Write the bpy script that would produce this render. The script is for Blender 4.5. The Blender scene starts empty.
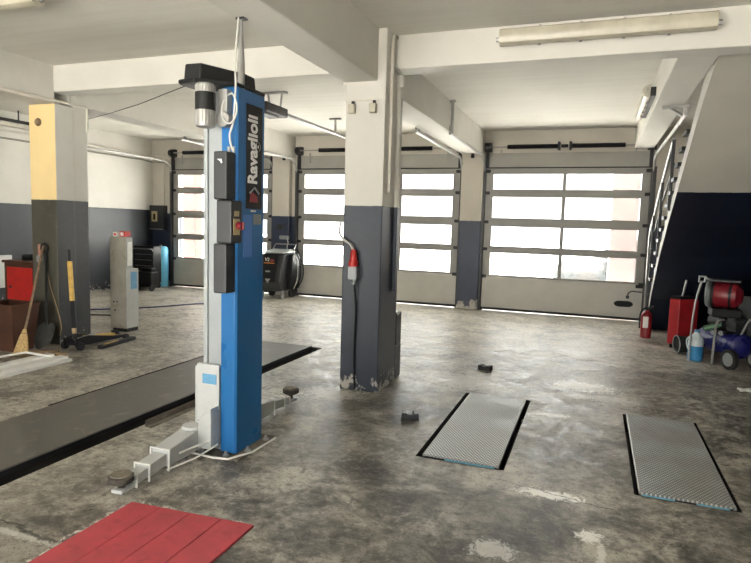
import bpy, bmesh, math, random
from mathutils import Vector, Matrix
random.seed(4)
scn = bpy.context.scene
COL = scn.collection
PI = math.pi

# ------------------------------------------------------------------ materials
class NT:
    def __init__(s, name):
        s.m = bpy.data.materials.new(name); s.m.use_nodes = True
        s.t = s.m.node_tree; s.t.nodes.clear()
        s.out = s.t.nodes.new('ShaderNodeOutputMaterial')
        s.p = s.t.nodes.new('ShaderNodeBsdfPrincipled')
        s.t.links.new(s.p.outputs[0], s.out.inputs[0])
    def n(s, typ, ins=None, **props):
        k = s.t.nodes.new(typ)
        for a, b in props.items(): setattr(k, a, b)
        for a, b in (ins or {}).items(): s.put(k.inputs[a], b)
        return k
    def put(s, sock, v):
        if isinstance(v, bpy.types.NodeSocket): s.t.links.new(v, sock)
        elif isinstance(v, bpy.types.Node): s.t.links.new(v.outputs[0], sock)
        else: sock.default_value = v
    def math(s, op, a, b=0.0, clamp=False):
        k = s.n('ShaderNodeMath', {0: a, 1: b}, operation=op); k.use_clamp = clamp
        return k.outputs[0]
    def noise(s, scale, detail=4.0, rough=.55, vec=None, dist=0.0):
        k = s.n('ShaderNodeTexNoise', {'Scale': scale, 'Detail': detail, 'Roughness': rough, 'Distortion': dist})
        if vec is not None: s.put(k.inputs['Vector'], vec)
        return k.outputs[0]
    def ramp(s, fac, a, b, lo=0.0, hi=1.0):
        k = s.n('ShaderNodeMapRange', {0: fac, 1: a, 2: b, 3: lo, 4: hi}); k.clamp = True
        return k.outputs[0]
    def mix(s, fac, a, b):
        k = s.n('ShaderNodeMix', data_type='RGBA')
        s.put(k.inputs[0], fac); s.put(k.inputs[6], a); s.put(k.inputs[7], b)
        return k.outputs[2]
    def pos(s): return s.n('ShaderNodeNewGeometry').outputs['Position']
    def obj(s): return s.n('ShaderNodeTexCoord').outputs['Object']
    def scalev(s, v, sx, sy, sz):
        return s.n('ShaderNodeVectorMath', {0: v, 1: (sx, sy, sz)}, operation='MULTIPLY').outputs[0]
    def xyz(s, v): return s.n('ShaderNodeSeparateXYZ', {0: v}).outputs
    def bump(s, h, strength=.2, dist=.01):
        k = s.n('ShaderNodeBump', {'Strength': strength, 'Distance': dist, 'Height': h})
        s.put(s.p.inputs['Normal'], k.outputs[0])

def C4(c): return (c[0], c[1], c[2], 1.0)
def srgb(r, g, b):
    f = lambda v: (v/255/12.92) if v/255 <= .04045 else ((v/255+.055)/1.055)**2.4
    return (f(r), f(g), f(b))
MATS = {}
def mat(name, col, rough=.5, metal=0.0, var=.12, scale=9.0, bump=0.0, dirt=None, spec=.5):
    if name in MATS: return MATS[name]
    t = NT(name); v = t.obj()
    nz = t.noise(scale, 5, .6, v)
    dark = tuple(c*(1-var*1.6) for c in col); lite = tuple(min(1, c*(1+var)) for c in col)
    c = t.mix(t.ramp(nz, .3, .7), C4(dark), C4(lite))
    if dirt:
        n2 = t.noise(scale*2.7, 6, .65, v, .4)
        c = t.mix(t.ramp(n2, .55, .72, 0, .75), c, C4(dirt))
    t.put(t.p.inputs['Base Color'], c)
    t.put(t.p.inputs['Roughness'], t.ramp(nz, .3, .7, max(.03, rough-.08), min(1, rough+.08)))
    t.p.inputs['Metallic'].default_value = metal
    t.p.inputs['Specular IOR Level'].default_value = spec
    if bump: t.bump(t.noise(scale*6, 3, .6, v), bump, .004)
    MATS[name] = t.m
    return t.m

CREAM = (.65, .632, .585)
def paint_mat(name, upper, lower, line=1.77, chips=1.0, streak=False):
    """two-coat wall paint: cream above, dark oil paint below, chipped by the floor"""
    t = NT(name); p = t.pos(); z = t.xyz(p)[2]
    n1 = t.noise(1.3, 5, .6, p); n2 = t.noise(14, 5, .65, p, .3)
    up = t.mix(t.ramp(n1, .3, .75), C4(tuple(c*.92 for c in upper)), C4(tuple(min(1, c*1.05) for c in upper)))
    lo = t.mix(t.ramp(n1, .3, .75), C4(tuple(c*.75 for c in lower)), C4(tuple(c*1.3 for c in lower)))
    lo = t.mix(t.ramp(n2, .56, .75, 0, .35), lo, C4(tuple(c*2.0+.01 for c in lower)))
    if chips:
        low = t.ramp(z, .0, .42, chips*.36, -.05)
        ch = t.ramp(t.math('ADD', t.noise(9, 6, .7, p, .5), low), .80, .84)
        lo = t.mix(ch, lo, C4((.42, .4, .36)))
    zz = t.math('ADD', z, t.math('MULTIPLY', t.math('SUBTRACT', n2, .5), .015))
    c = t.mix(t.ramp(zz, line-.002, line+.002), lo, up)
    t.put(t.p.inputs['Base Color'], c)
    t.put(t.p.inputs['Roughness'], t.ramp(zz, line-.002, line+.002, .42, .75))
    t.bump(t.noise(22, 5, .65, p), .12, .01)
    return t.m

def ceiling_mat():
    t = NT('board_marked_cream_ceiling'); p = t.pos()
    st = t.noise(1.0, 4, .6, t.scalev(p, .5, 9, 1)); n = t.noise(.7, 4, .6, p)
    f = t.math('ADD', t.math('MULTIPLY', st, .5), t.math('MULTIPLY', n, .5))
    c = t.mix(t.ramp(f, .35, .65), C4((.56, .542, .49)), C4((.645, .627, .575)))
    t.put(t.p.inputs['Base Color'], c); t.p.inputs['Roughness'].default_value = .85
    t.bump(st, .12, .02)
    return t.m

def floor_mat():
    t = NT('stained_concrete_floor'); p = t.pos(); X, Y, Z = t.xyz(p)
    big = t.noise(.55, 5, .6, p, .6); mid = t.noise(2.6, 7, .68, p, .5); fine = t.noise(17, 7, .72, p)
    sw = t.noise(1.0, 5, .65, t.scalev(p, .7, 3.2, 1), .8)
    base = t.mix(t.ramp(big, .36, .64), C4((.195, .180, .150)), C4((.32, .297, .25)))
    med = t.noise(5.5, 7, .72, p, .8)
    base = t.mix(t.ramp(mid, .49, .60, 0, .8), base, C4((.46, .43, .365)))
    base = t.mix(t.ramp(mid, .48, .39, 0, .8), base, C4((.085, .077, .062)))
    base = t.mix(t.ramp(med, .51, .62, 0, .75), base, C4((.47, .44, .38)))
    base = t.mix(t.ramp(med, .47, .37, 0, .8), base, C4((.10, .09, .072)))
    base = t.mix(t.ramp(sw, .55, .72, 0, .4), base, C4((.48, .45, .385)))
    base = t.mix(t.ramp(fine, .53, .64, 0, .75), base, C4((.09, .08, .065)))
    base = t.mix(t.ramp(fine, .46, .36, 0, .75), base, C4((.52, .485, .42)))
    sp = t.noise(60, 3, .6, p)
    base = t.mix(t.ramp(sp, .58, .64, 0, .7), base, C4((.08, .07, .055)))
    def blob(cx, cy, rx, ry, edge=.5, amp=1.5, ns=None):
        dx = t.math('DIVIDE', t.math('SUBTRACT', X, cx), rx); dy = t.math('DIVIDE', t.math('SUBTRACT', Y, cy), ry)
        d = t.math('SQRT', t.math('ADD', t.math('MULTIPLY', dx, dx), t.math('MULTIPLY', dy, dy)))
        d = t.math('ADD', d, t.math('MULTIPLY', t.math('SUBTRACT', ns or mid, .5), amp*2))
        return t.ramp(d, 1.0-edge/2, 1.0+edge/2, 1, 0)
    pn = t.noise(19.0, 7, .75, p, 1.2)
    # oily dark patches and the smoother repaired strip in front of the plates
    for cx, cy, rx, ry, a in ((-.2, 2.55, 1.7, .5, .7), (-2.9, 2.6, .5, .5, .3), (-1.6, 3.6, .8, .5, .35), (.9, 2.9, .6, .5, .4), (-.1, 4.6, .4, .5, .35), (-1.6, 4.3, .6, .3, .35), (1.3, 5.2, .5, .9, .35), (-.2, 5.0, 1.6, 1.6, .2), (-.55, 3.25, .75, .33, .7), (-1.9, 4.9, .9, .55, .55), (.9, 3.4, .5, .35, .45),
                              (-1.35, 4.75, .35, .35, .5), (-3.0, 5.4, .6, .7, .3), (.15, 4.3, .35, .4, .3), (-.2, 7.2, 1.8, .4, .35),
                              (-2.6, 1.9, .5, .4, .5), (1.2, 6.9, .8, .7, .35)):
        base = t.n('ShaderNodeVectorMath', {0: base, 3: t.math('SUBTRACT', 1.0, t.math('MULTIPLY', blob(cx, cy, rx, ry, .8, 1.6), a*.72))}, operation='SCALE').outputs[0]
    # pale spills and worn-through spots
    for cx, cy, rx, ry, a in ((-.18, 3.62, .17, .055, 1), (-.04, 6.34, .27, .16, .8), (-.28, 5.23, .18, .05, .75), (-.12,5.95,.2,.05,.4),
                              (-.39, 2.86, .10, .08, .45), (.06, 3.19, .055, .055, .9), (.32, 5.95, .18, .12, .35), (.12,3.02,.02,.12,.5),
                              (-2.25, 5.0, .25, .18, .4), (-1.2, 6.0, .5, .25, .3), (-2.7, 2.05, .4, .02, .3)):
        base = t.mix(t.math('MULTIPLY', blob(cx, cy, rx, ry, .5, 2.4, pn), a), base, C4((.88, .865, .83)))
    # floor lightened by the doors: daylight sheen put into the colour
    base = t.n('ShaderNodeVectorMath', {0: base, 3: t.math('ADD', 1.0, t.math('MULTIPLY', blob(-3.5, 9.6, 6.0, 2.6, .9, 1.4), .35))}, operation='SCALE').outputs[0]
    # cracks
    def crack(x0, y0, x1, y1, w):
        L = math.hypot(x1-x0, y1-y0); ux, uy = (x1-x0)/L, (y1-y0)/L
        dx = t.math('SUBTRACT', X, x0); dy = t.math('SUBTRACT', Y, y0)
        al = t.math('ADD', t.math('MULTIPLY', dx, ux), t.math('MULTIPLY', dy, uy))
        ac = t.math('ADD', t.math('MULTIPLY', dx, -uy), t.math('MULTIPLY', dy, ux))
        ac = t.math('ABSOLUTE', t.math('ADD', ac, t.math('MULTIPLY', t.math('SUBTRACT', mid, .5), .22)))
        inside = t.math('MULTIPLY', t.ramp(al, 0, .06), t.ramp(al, L-.06, L, 1, 0))
        return t.math('MULTIPLY', t.ramp(ac, w*.5, w, 1, 0), inside)
    for a in ((-3.0, 2.14, -2.3, 2.06, .012), (-.42, 4.62, -.02, 4.66, .006), (-.02, 4.66, .0, 4.4, .006),
              (-.6, 3.75, .25, 3.55, .006), (-4.0, 7.3, .7, 7.9, .008), (-8, 7.6, -4, 8.4, .008), (-1.3, 5.7, -.2, 5.75, .004)):
        base = t.mix(t.math('MULTIPLY', crack(*a), .85), base, C4((.03, .027, .022)))
    for a in ((-2.365, 1.7, -2.365, 2.56, .02), (-2.36, 2.56, -1.60, 2.60, .016)):
        base = t.mix(t.math('MULTIPLY', crack(*a), t.ramp(pn, .50, .56)), base, C4((.6, .57, .52)))
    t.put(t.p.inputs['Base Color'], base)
    r = t.ramp(med, .3, .7, .24, .58)
    t.put(t.p.inputs['Roughness'], t.math('ADD', r, t.ramp(fine, .3, .7, -.05, .1)))
    t.p.inputs['Specular IOR Level'].default_value = .45
    t.bump(t.math('ADD', t.math('MULTIPLY', mid, .6), t.math('MULTIPLY', fine, .35)), .4, .02)
    return t.m

def tread_mat(name, col, brown):
    """steel plate with rows of raised lozenges, rust-brown wear"""
    t = NT(name); v = t.obj(); X, Y, Z = t.xyz(v)
    fx = t.math('SINE', t.math('MULTIPLY', X, 2*PI/.025)); fy = t.math('SINE', t.math('MULTIPLY', Y, 2*PI/.038))
    h = t.math('MULTIPLY', fx, fy); n = t.noise(3, 5, .6, v)
    k = t.ramp(h, .05, .5)
    c0 = t.mix(t.ramp(n, .35, .7), C4(col), C4(brown))
    c = t.mix(k, C4(tuple(q*.32 for q in col)), c0)
    t.put(t.p.inputs['Base Color'], c)
    t.put(t.p.inputs['Roughness'], t.ramp(n, .3, .7, .38, .6)); t.p.inputs['Metallic'].default_value = .15
    t.bump(k, .5, .004)
    return t.m

def glass_mat():
    t = NT('clear_door_pane')
    tr = t.n('ShaderNodeBsdfTransparent', {0: (.97, .98, .98, 1)})
    gl = t.n('ShaderNodeBsdfGlossy', {0: (1, 1, 1, 1), 1: .08})
    mx = t.n('ShaderNodeMixShader', {0: .06, 1: tr, 2: gl})
    t.t.links.new(mx.outputs[0], t.out.inputs[0])
    return t.m

WALLP = paint_mat('wall_two_tone_paint', CREAM, (.024, .029, .036), 1.79)
COLP = paint_mat('column_two_tone_paint', (.62, .605, .555), (.020, .027, .042), 1.77)
PILP = paint_mat('pillar_two_tone_paint', (.55, .515, .45), (.022, .031, .062), 1.72, chips=1.35)
LCOLP = paint_mat('left_column_two_tone_paint', (.58, .565, .525), (.038, .041, .045), 1.785)
YELP = paint_mat('left_column_yellow_paint', (.86, .66, .335), (.068, .064, .048), 1.785, chips=0)
STP = paint_mat('stair_soffit_paint', (.47, .45, .40), (.0035, .0075, .020), 2.08, chips=0)
STW = paint_mat('right_wall_paint', (.5, .48, .43), (.0035, .0075, .020), 1.9, chips=0)
CEIL = ceiling_mat(); FLOOR = floor_mat(); GLASS = glass_mat()
BEAM = mat('cream_beam_paint', (.585, .57, .522), .8, var=.05, scale=1.4, bump=.08)
ALU = mat('dull_door_aluminium', (.27, .262, .245), .5, .1, .06, 4)
ALUP = mat('door_panel_grey', (.50, .485, .44), .5, .1, .06, 2.5, .05)
LINT = mat('lintel_panel_grey', (.33, .32, .29), .6, 0, .06, 2)
DARK = mat('blackened_steel', (.022, .022, .024), .5, .3, .2)
BLK = mat('black_plastic', (.009, .0095, .010), .5, 0, .15, spec=.3)
CHAR = mat('charcoal_plastic', (.020, .022, .024), .45, 0, .08)
RUB = mat('black_rubber', (.018, .017, .016), .75, 0, .2)
GALV = mat('galvanised_steel', (.33, .325, .31), .42, .5, .1)
WHT = mat('white_enamel', (.74, .74, .71), .45, 0, .05)
LIFTG = mat('lift_grey_paint', (.30, .325, .335), .42, 0, .05, 3, 0, (.36, .36, .34))
LIFTW = mat('lift_white_paint', (.46, .475, .47), .42, 0, .06, 5, 0, (.4, .38, .35))
BLUE = mat('lift_blue_paint', (.014, .125, .34), .33, 0, .02, 2)
BLUEP = mat('pale_blue_sticker', (.10, .30, .50), .4, 0, .1, 60, 0, (.6, .75, .85))
NAVYL = mat('faded_blue_sticker', (.07, .2, .55), .45, 0, .1, 80, 0, (.12, .28, .6))
RED = mat('worn_red_paint', (.55, .025, .02), .42, 0, .1, 6)
MATR = mat('red_deck_paint', (.44, .055, .07), .65, 0, .16, 6, .1, (.26, .03, .035))
DRED = mat('dark_red_plastic', (.20, .008, .016), .4, 0, .12)
RBOX = mat('red_box_paint', (.40, .016, .022), .42, 0, .2, 5)
BRN = mat('rusty_brown_steel', (.10, .042, .024), .65, .2, .25, 5, .1, (.055, .028, .02))
STRAW = mat('broom_straw', (.55, .38, .17), .85, 0, .25, 60, .4)
WOOD = mat('old_wood_handle', (.23, .15, .09), .6, 0, .25, 20)
PALEW = mat('pale_plank_wood', (.42, .3, .17), .7, 0, .2, 15)
YELG = mat('yellow_grip', (.62, .40, .09), .55, 0, .15, 14)
CAB = mat('old_cabinet_grey', (.33, .315, .265), .5, .1, .12, 4, 0, (.22, .18, .13))
CABS = mat('cabinet_side_grey', (.42, .43, .41), .5, .1, .08, 4)
CYAN = mat('sky_blue_enamel', (.13, .45, .66), .38, 0, .06)
TANKB = mat('compressor_blue', (.012, .014, .12), .3, 0, .1)
CLRB = mat('blue_fluid', (.06, .30, .60), .25, 0, .1)
PLAS = mat('cloudy_plastic', (.62, .68, .7), .35, 0, .1)
DIFF = mat('dusty_lamp_diffuser', (.45, .42, .335), .35, 0, .12, 5, 0, (.42, .37, .28))
TUBEW = mat('white_cable_sheath', (.52, .51, .48), .5, 0, .04)
PIPE = mat('painted_pipe', (.60, .575, .51), .6, 0, .05)
COVER = mat('pit_board_grey', (.105, .099, .084), .55, 0, .16, 2.2, .06, (.20, .185, .15))
LETW = mat('white_lettering', (.85, .85, .84), .4, 0, .02)
TRK = mat('dark_track_steel', (.06, .06, .06), .45, .4, .1)
PADT = mat('worn_pad_rubber', (.19, .165, .125), .8, 0, .3, 30, .3)
PIT = mat('pit_dark', (.018, .015, .012), .85, 0, .3, 8)
RUST = mat('channel_rust', (.15, .13, .105), .8, .1, .3, 10, .2)
GREYP = mat('grey_board_paint', (.13, .145, .15), .6, 0, .1)
YLAB = mat('yellow_label', (.50, .42, .22), .5, 0, .1, 40)
PLABEL = mat('grey_rating_plate', (.28, .30, .30), .4, .2, .06, 90, 0, (.3, .33, .34))
ORNG = mat('orange_print', (.85, .3, .05), .5)
REDP = mat('red_print', (.33, .04, .05), .5)
GROUND = mat('pale_yard_paving', (.62, .61, .58), .8, 0, .05, .4)
PINK = mat('red_pier', (.175, .125, .118), .8, 0, .05)
CARW = mat('car_paint', (.020, .025, .027), .3, .1, .03)
CARG = mat('car_window_glass', (.010, .013, .014), .2, 0, .05)
GREEN = mat('green_bottle_plastic', (.10, .22, .12), .4, 0, .15)
TREAD1 = tread_mat('tread_plate_steel', (.62, .65, .66), (.66, .65, .62))
TREAD2 = tread_mat('tread_plate_steel_brown', (.52, .56, .57), (.42, .36, .28))

# ------------------------------------------------------------------ mesh helpers
class MB:
    def __init__(s): s.b = bmesh.new()
    def box(s, x0, x1, y0, y1, z0, z1, rot=None, about=None):
        vs = [s.b.verts.new((x, y, z)) for x in (x0, x1) for y in (y0, y1) for z in (z0, z1)]
        for f in ((0,1,3,2),(4,6,7,5),(0,4,5,1),(2,3,7,6),(0,2,6,4),(1,5,7,3)): s.b.faces.new([vs[i] for i in f])
        if rot:
            R = Matrix.Rotation(rot[1], 3, rot[0]); c = Vector(about or ((x0+x1)/2, (y0+y1)/2, (z0+z1)/2))
            for v in vs: v.co = R @ (v.co-c)+c
        return s
    def prism(s, poly, axis, a, b):
        """polygon (u,v) extruded along axis from a to b; x:(y,z) y:(x,z) z:(x,y)"""
        def pt(u, v, w): return {'x': (w, u, v), 'y': (u, w, v), 'z': (u, v, w)}[axis]
        A = [s.b.verts.new(pt(u, v, a)) for u, v in poly]; B = [s.b.verts.new(pt(u, v, b)) for u, v in poly]
        n = len(poly)
        s.b.faces.new(A); s.b.faces.new(B[::-1])
        for i in range(n): s.b.faces.new((A[i], B[i], B[(i+1) % n], A[(i+1) % n]))
        return s
    def tube(s, pts, r, seg=10, r2=None, caps=True):
        P = [Vector(p) for p in pts]; n = len(P); rings = []
        up = None
        for i, p in enumerate(P):
            d = (P[min(i+1, n-1)]-P[max(i-1, 0)]).normalized()
            if up is None:
                up = Vector((0, 0, 1)) if abs(d.z) < .9 else Vector((1, 0, 0))
            a = d.cross(up).normalized(); up = a.cross(d).normalized()
            rr = r if r2 is None else r+(r2-r)*i/(n-1)
            rings.append([s.b.verts.new(p+(a*math.cos(2*PI*k/seg)+up*math.sin(2*PI*k/seg))*rr) for k in range(seg)])
        for i in range(n-1):
            for k in range(seg):
                s.b.faces.new((rings[i][k], rings[i][(k+1) % seg], rings[i+1][(k+1) % seg], rings[i+1][k]))
        if caps: s.b.faces.new(rings[0][::-1]); s.b.faces.new(rings[-1])
        return s
    def cyl(s, p0, p1, r, r2=None, seg=20): return s.tube([p0, p1], r, seg, r2)
    def lathe(s, prof, c, axis='z', seg=24):
        """prof: (radius, height) pairs along axis from point c"""
        rings = []
        for r, h in prof:
            ring = []
            for k in range(seg):
                a = 2*PI*k/seg; u, v = r*math.cos(a), r*math.sin(a)
                o = {'z': (u, v, h), 'x': (h, u, v), 'y': (v, h, u)}[axis]
                ring.append(s.b.verts.new((c[0]+o[0], c[1]+o[1], c[2]+o[2])))
            rings.append(ring)
        for i in range(len(rings)-1):
            for k in range(seg): s.b.faces.new((rings[i][k], rings[i][(k+1) % seg], rings[i+1][(k+1) % seg], rings[i+1][k]))
        s.b.faces.new(rings[0][::-1]); s.b.faces.new(rings[-1])
        return s
    def turn(s, axis, ang, about):
        R = Matrix.Rotation(ang, 3, axis); c = Vector(about)
        for v in s.b.verts: v.co = R @ (v.co-c)+c
        return s
    def torus(s, c, R, r, axis='z', seg=28, sub=8):
        rings = []
        for i in range(seg):
            a = 2*PI*i/seg; ring = []
            for k in range(sub):
                b = 2*PI*k/sub; q = R+r*math.cos(b); u, v, h = q*math.cos(a), q*math.sin(a), r*math.sin(b)
                o = {'z': (u, v, h), 'x': (h, u, v), 'y': (v, h, u)}[axis]
                ring.append(s.b.verts.new((c[0]+o[0], c[1]+o[1], c[2]+o[2])))
            rings.append(ring)
        for i in range(seg):
            for k in range(sub):
                s.b.faces.new((rings[i][k], rings[i][(k+1) % sub], rings[(i+1) % seg][(k+1) % sub], rings[(i+1) % seg][k]))
        return s

def wloc(o):
    v = Vector((0, 0, 0))
    while o is not None: v += o.location; o = o.parent
    return v
def part(name, mb, m, parent=None, bevel=0.0, smooth=False, loc=None, seg=2):
    """link ONE mesh object; geometry comes in room coordinates and is stored relative to its parent"""
    me = bpy.data.meshes.new(name)
    bmesh.ops.recalc_face_normals(mb.b, faces=mb.b.faces)
    off = wloc(parent) if parent is not None else Vector(loc or (0, 0, 0))
    for v in mb.b.verts: v.co -= off
    mb.b.to_mesh(me); mb.b.free()
    o = bpy.data.objects.new(name, me); COL.objects.link(o)
    for mm in (m if isinstance(m, (list, tuple)) else [m]): me.materials.append(mm)
    if parent is not None: o.parent = parent
    elif loc: o.location = loc
    if smooth:
        for p in me.polygons: p.use_smooth = True
        e = o.modifiers.new('edge', 'EDGE_SPLIT'); e.split_angle = math.radians(38)
    if bevel:
        b = o.modifiers.new('bevel', 'BEVEL'); b.width = bevel; b.segments = seg; b.limit_method = 'ANGLE'; b.angle_limit = math.radians(40)
    return o
def tag(o, label, cat, group=None):
    o['label'] = label; o['category'] = cat
    if group: o['group'] = group
    return o
def thing(name, label, cat, loc, group=None):
    o = bpy.data.objects.new(name, None); COL.objects.link(o)
    o.location = loc; o.empty_display_size = .1
    return tag(o, label, cat, group)
def struct(name, mb, m, parent=None, bevel=0.0, smooth=False):
    o = part(name, mb, m, parent, bevel, smooth)
    if parent is None: o['kind'] = 'structure'
    return o
def struct_root(name, loc):
    o = bpy.data.objects.new(name, None); COL.objects.link(o); o.location = loc; o['kind'] = 'structure'; o.empty_display_size = .1
    return o
def text_mesh(name, body, size, m, parent, matrix, offset=0.0, extrude=.0012, sx=1.0):
    cu = bpy.data.curves.new(name, 'FONT'); cu.body = body; cu.size = size; cu.extrude = extrude; cu.offset = offset
    cu.align_x = 'LEFT'; cu.align_y = 'BOTTOM'
    tmp = bpy.data.objects.new(name, cu); COL.objects.link(tmp)
    dg = bpy.context.evaluated_depsgraph_get(); dg.update()
    me = bpy.data.meshes.new_from_object(tmp.evaluated_get(dg))
    bpy.data.objects.remove(tmp)
    me.materials.clear(); me.materials.append(m)
    o = bpy.data.objects.new(name, me); COL.objects.link(o); o.parent = parent
    mm = Matrix.Translation(-wloc(parent)) @ matrix @ Matrix.Diagonal((sx, 1, 1, 1))
    me.transform(mm)
    return o
def arc(c, r, a0, a1, n, plane):
    out = []
    for i in range(n+1):
        a = a0+(a1-a0)*i/n; u, v = r*math.cos(a), r*math.sin(a)
        out.append({'xz': (c[0]+u, c[1], c[2]+v), 'yz': (c[0], c[1]+u, c[2]+v), 'xy': (c[0]+u, c[1]+v, c[2])}[plane])
    return out
def curve(pts, n=6):
    """Catmull-Rom through pts"""
    P = [Vector(p) for p in pts]; P = [P[0]*2-P[1]]+P+[P[-1]*2-P[-2]]; out = []
    for i in range(1, len(P)-2):
        a, b, c, d = P[i-1:i+3]
        for k in range(n):
            t = k/n
            out.append(.5*((2*b)+(c-a)*t+(2*a-5*b+4*c-d)*t*t+(3*b-a-3*c+d)*t**3))
    out.append(P[-2])
    return out

# ------------------------------------------------------------------ room shell
YB = 11.55          # door wall, room side
XL, XR, YF = -10.0, 2.3, -3.0
# floor, left open over the pits
holes = [(-1.088, -.478, 3.86, 5.59), (.315, .892, 3.83, 5.54), (-3.37, -3.20, .6, 6.80), (-4.255, -4.205, 3.62, 6.80)]
xs = sorted({XL-.2, XR+.2}|{h[0] for h in holes}|{h[1] for h in holes}); ys = sorted({YF, YB+.3}|{h[2] for h in holes}|{h[3] for h in holes})
f = MB(); vv = {}
def V(x, y, z):
    k = (round(x, 4), round(y, 4), round(z, 4))
    if k not in vv: vv[k] = f.b.verts.new(k)
    return vv[k]
for i in range(len(xs)-1):
    for j in range(len(ys)-1):
        cx, cy = (xs[i]+xs[i+1])/2, (ys[j]+ys[j+1])/2
        if any(h[0] < cx < h[1] and h[2] < cy < h[3] for h in holes): continue
        f.b.faces.new((V(xs[i], ys[j], 0), V(xs[i+1], ys[j], 0), V(xs[i+1], ys[j+1], 0), V(xs[i], ys[j+1], 0)))
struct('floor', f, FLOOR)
for h in holes:
    d = .16 if h[0] > -2 else .12
    r = MB()
    r.box(h[0], h[1], h[2], h[3], -d-.03, -d)
    for a in ((h[0]-.03, h[0], h[2]-.03, h[3]+.03), (h[1], h[1]+.03, h[2]-.03, h[3]+.03), (h[0], h[1], h[2]-.03, h[2]), (h[0], h[1], h[3], h[3]+.03)):
        r.box(a[0], a[1], a[2], a[3], -d-.03, -.001)
    struct('floor_pit', r, PIT)

b = MB(); b.box(XL-.2, XR+.2, YF, 5.53, 3.36, 3.6); b.box(XL-.2, XR+.2, 5.53, YB+.3, 3.43, 3.6)
struct('ceiling', b, CEIL)
b = MB(); b.box(XL-.25, XL, YF, YB+.3, 0, 3.6); struct('wall_left', b, WALLP)
b = MB(); b.box(XR, XR+.25, YF, YB+.3, 0, 3.6); struct('wall_right', b, STW)
# door wall with three openings
OPEN = [(-9.38, -6.68), (-6.08, -2.52), (-2.05, .86)]
DT = 2.72
b = MB(); prev = XL
for x0, x1 in OPEN:
    b.box(prev, x0, YB, YB+.3, 0, 3.6); prev = x1
b.box(prev, XR+.2, YB, YB+.3, 0, 3.6)
for x0, x1 in OPEN: b.box(x0, x1, YB, YB+.3, DT, 3.6)
struct('wall_back', b, PILP)
# wall behind the camera with a wide gateway standing open
b = MB(); b.box(XL-.2, -5.9, YF-.2, YF, 0, 3.6); b.box(.3, XR+.2, YF-.2, YF, 0, 3.6); b.box(-5.9, .3, YF-.2, YF, 2.5, 3.6)
struct('wall_front', b, WALLP)

# columns and beams
def column(name, x0, x1, y0, y1, z1, m): 
    b = MB(); b.box(x0, x1, y0, y1, 0, z1); return struct(name, b, m, bevel=.012)
column('column', -2.252, -1.862, 5.18, 5.70, 3.37, COLP)
o = column('column', -6.565, -6.14, 5.43, 5.70, 2.93, LCOLP)
o.data.materials.append(YELP)
for p in o.data.polygons:
    if p.normal.y < -.9: p.material_index = 1
column('column', -6.565, -6.155, 5.70, 5.93, 3.37, LCOLP)
column('column', -6.66, -6.24, YB-.14, YB+.02, 3.4, PILP)
column('column', -2.50, -2.085, YB-.14, YB+.02, 3.4, PILP)
def beam(x0, x1, y0, y1, z0, z1, m=BEAM):
    b = MB(); b.box(x0, x1, y0, y1, z0, z1); return struct('beam', b, m, bevel=.01)
beam(-2.27, -1.943, YF, 5.19, 2.90, 3.37)
beam(-2.50, -2.105, 5.66, YB, 2.99, 3.44)
beam(-6.46, -6.135, YF, 5.43, 2.93, 3.37)
beam(-6.52, -6.165, 5.66, YB, 2.97, 3.44)
beam(.55, .86, 5.655, YB, 3.056, 3.44)
beam(-1.87, XR, 5.42, 5.66, 3.055, 3.44)
beam(-6.16, -2.24, 5.42, 5.66, 3.055, 3.44)
beam(XL, -6.54, 5.44, 5.66, 3.055, 3.44)

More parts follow.
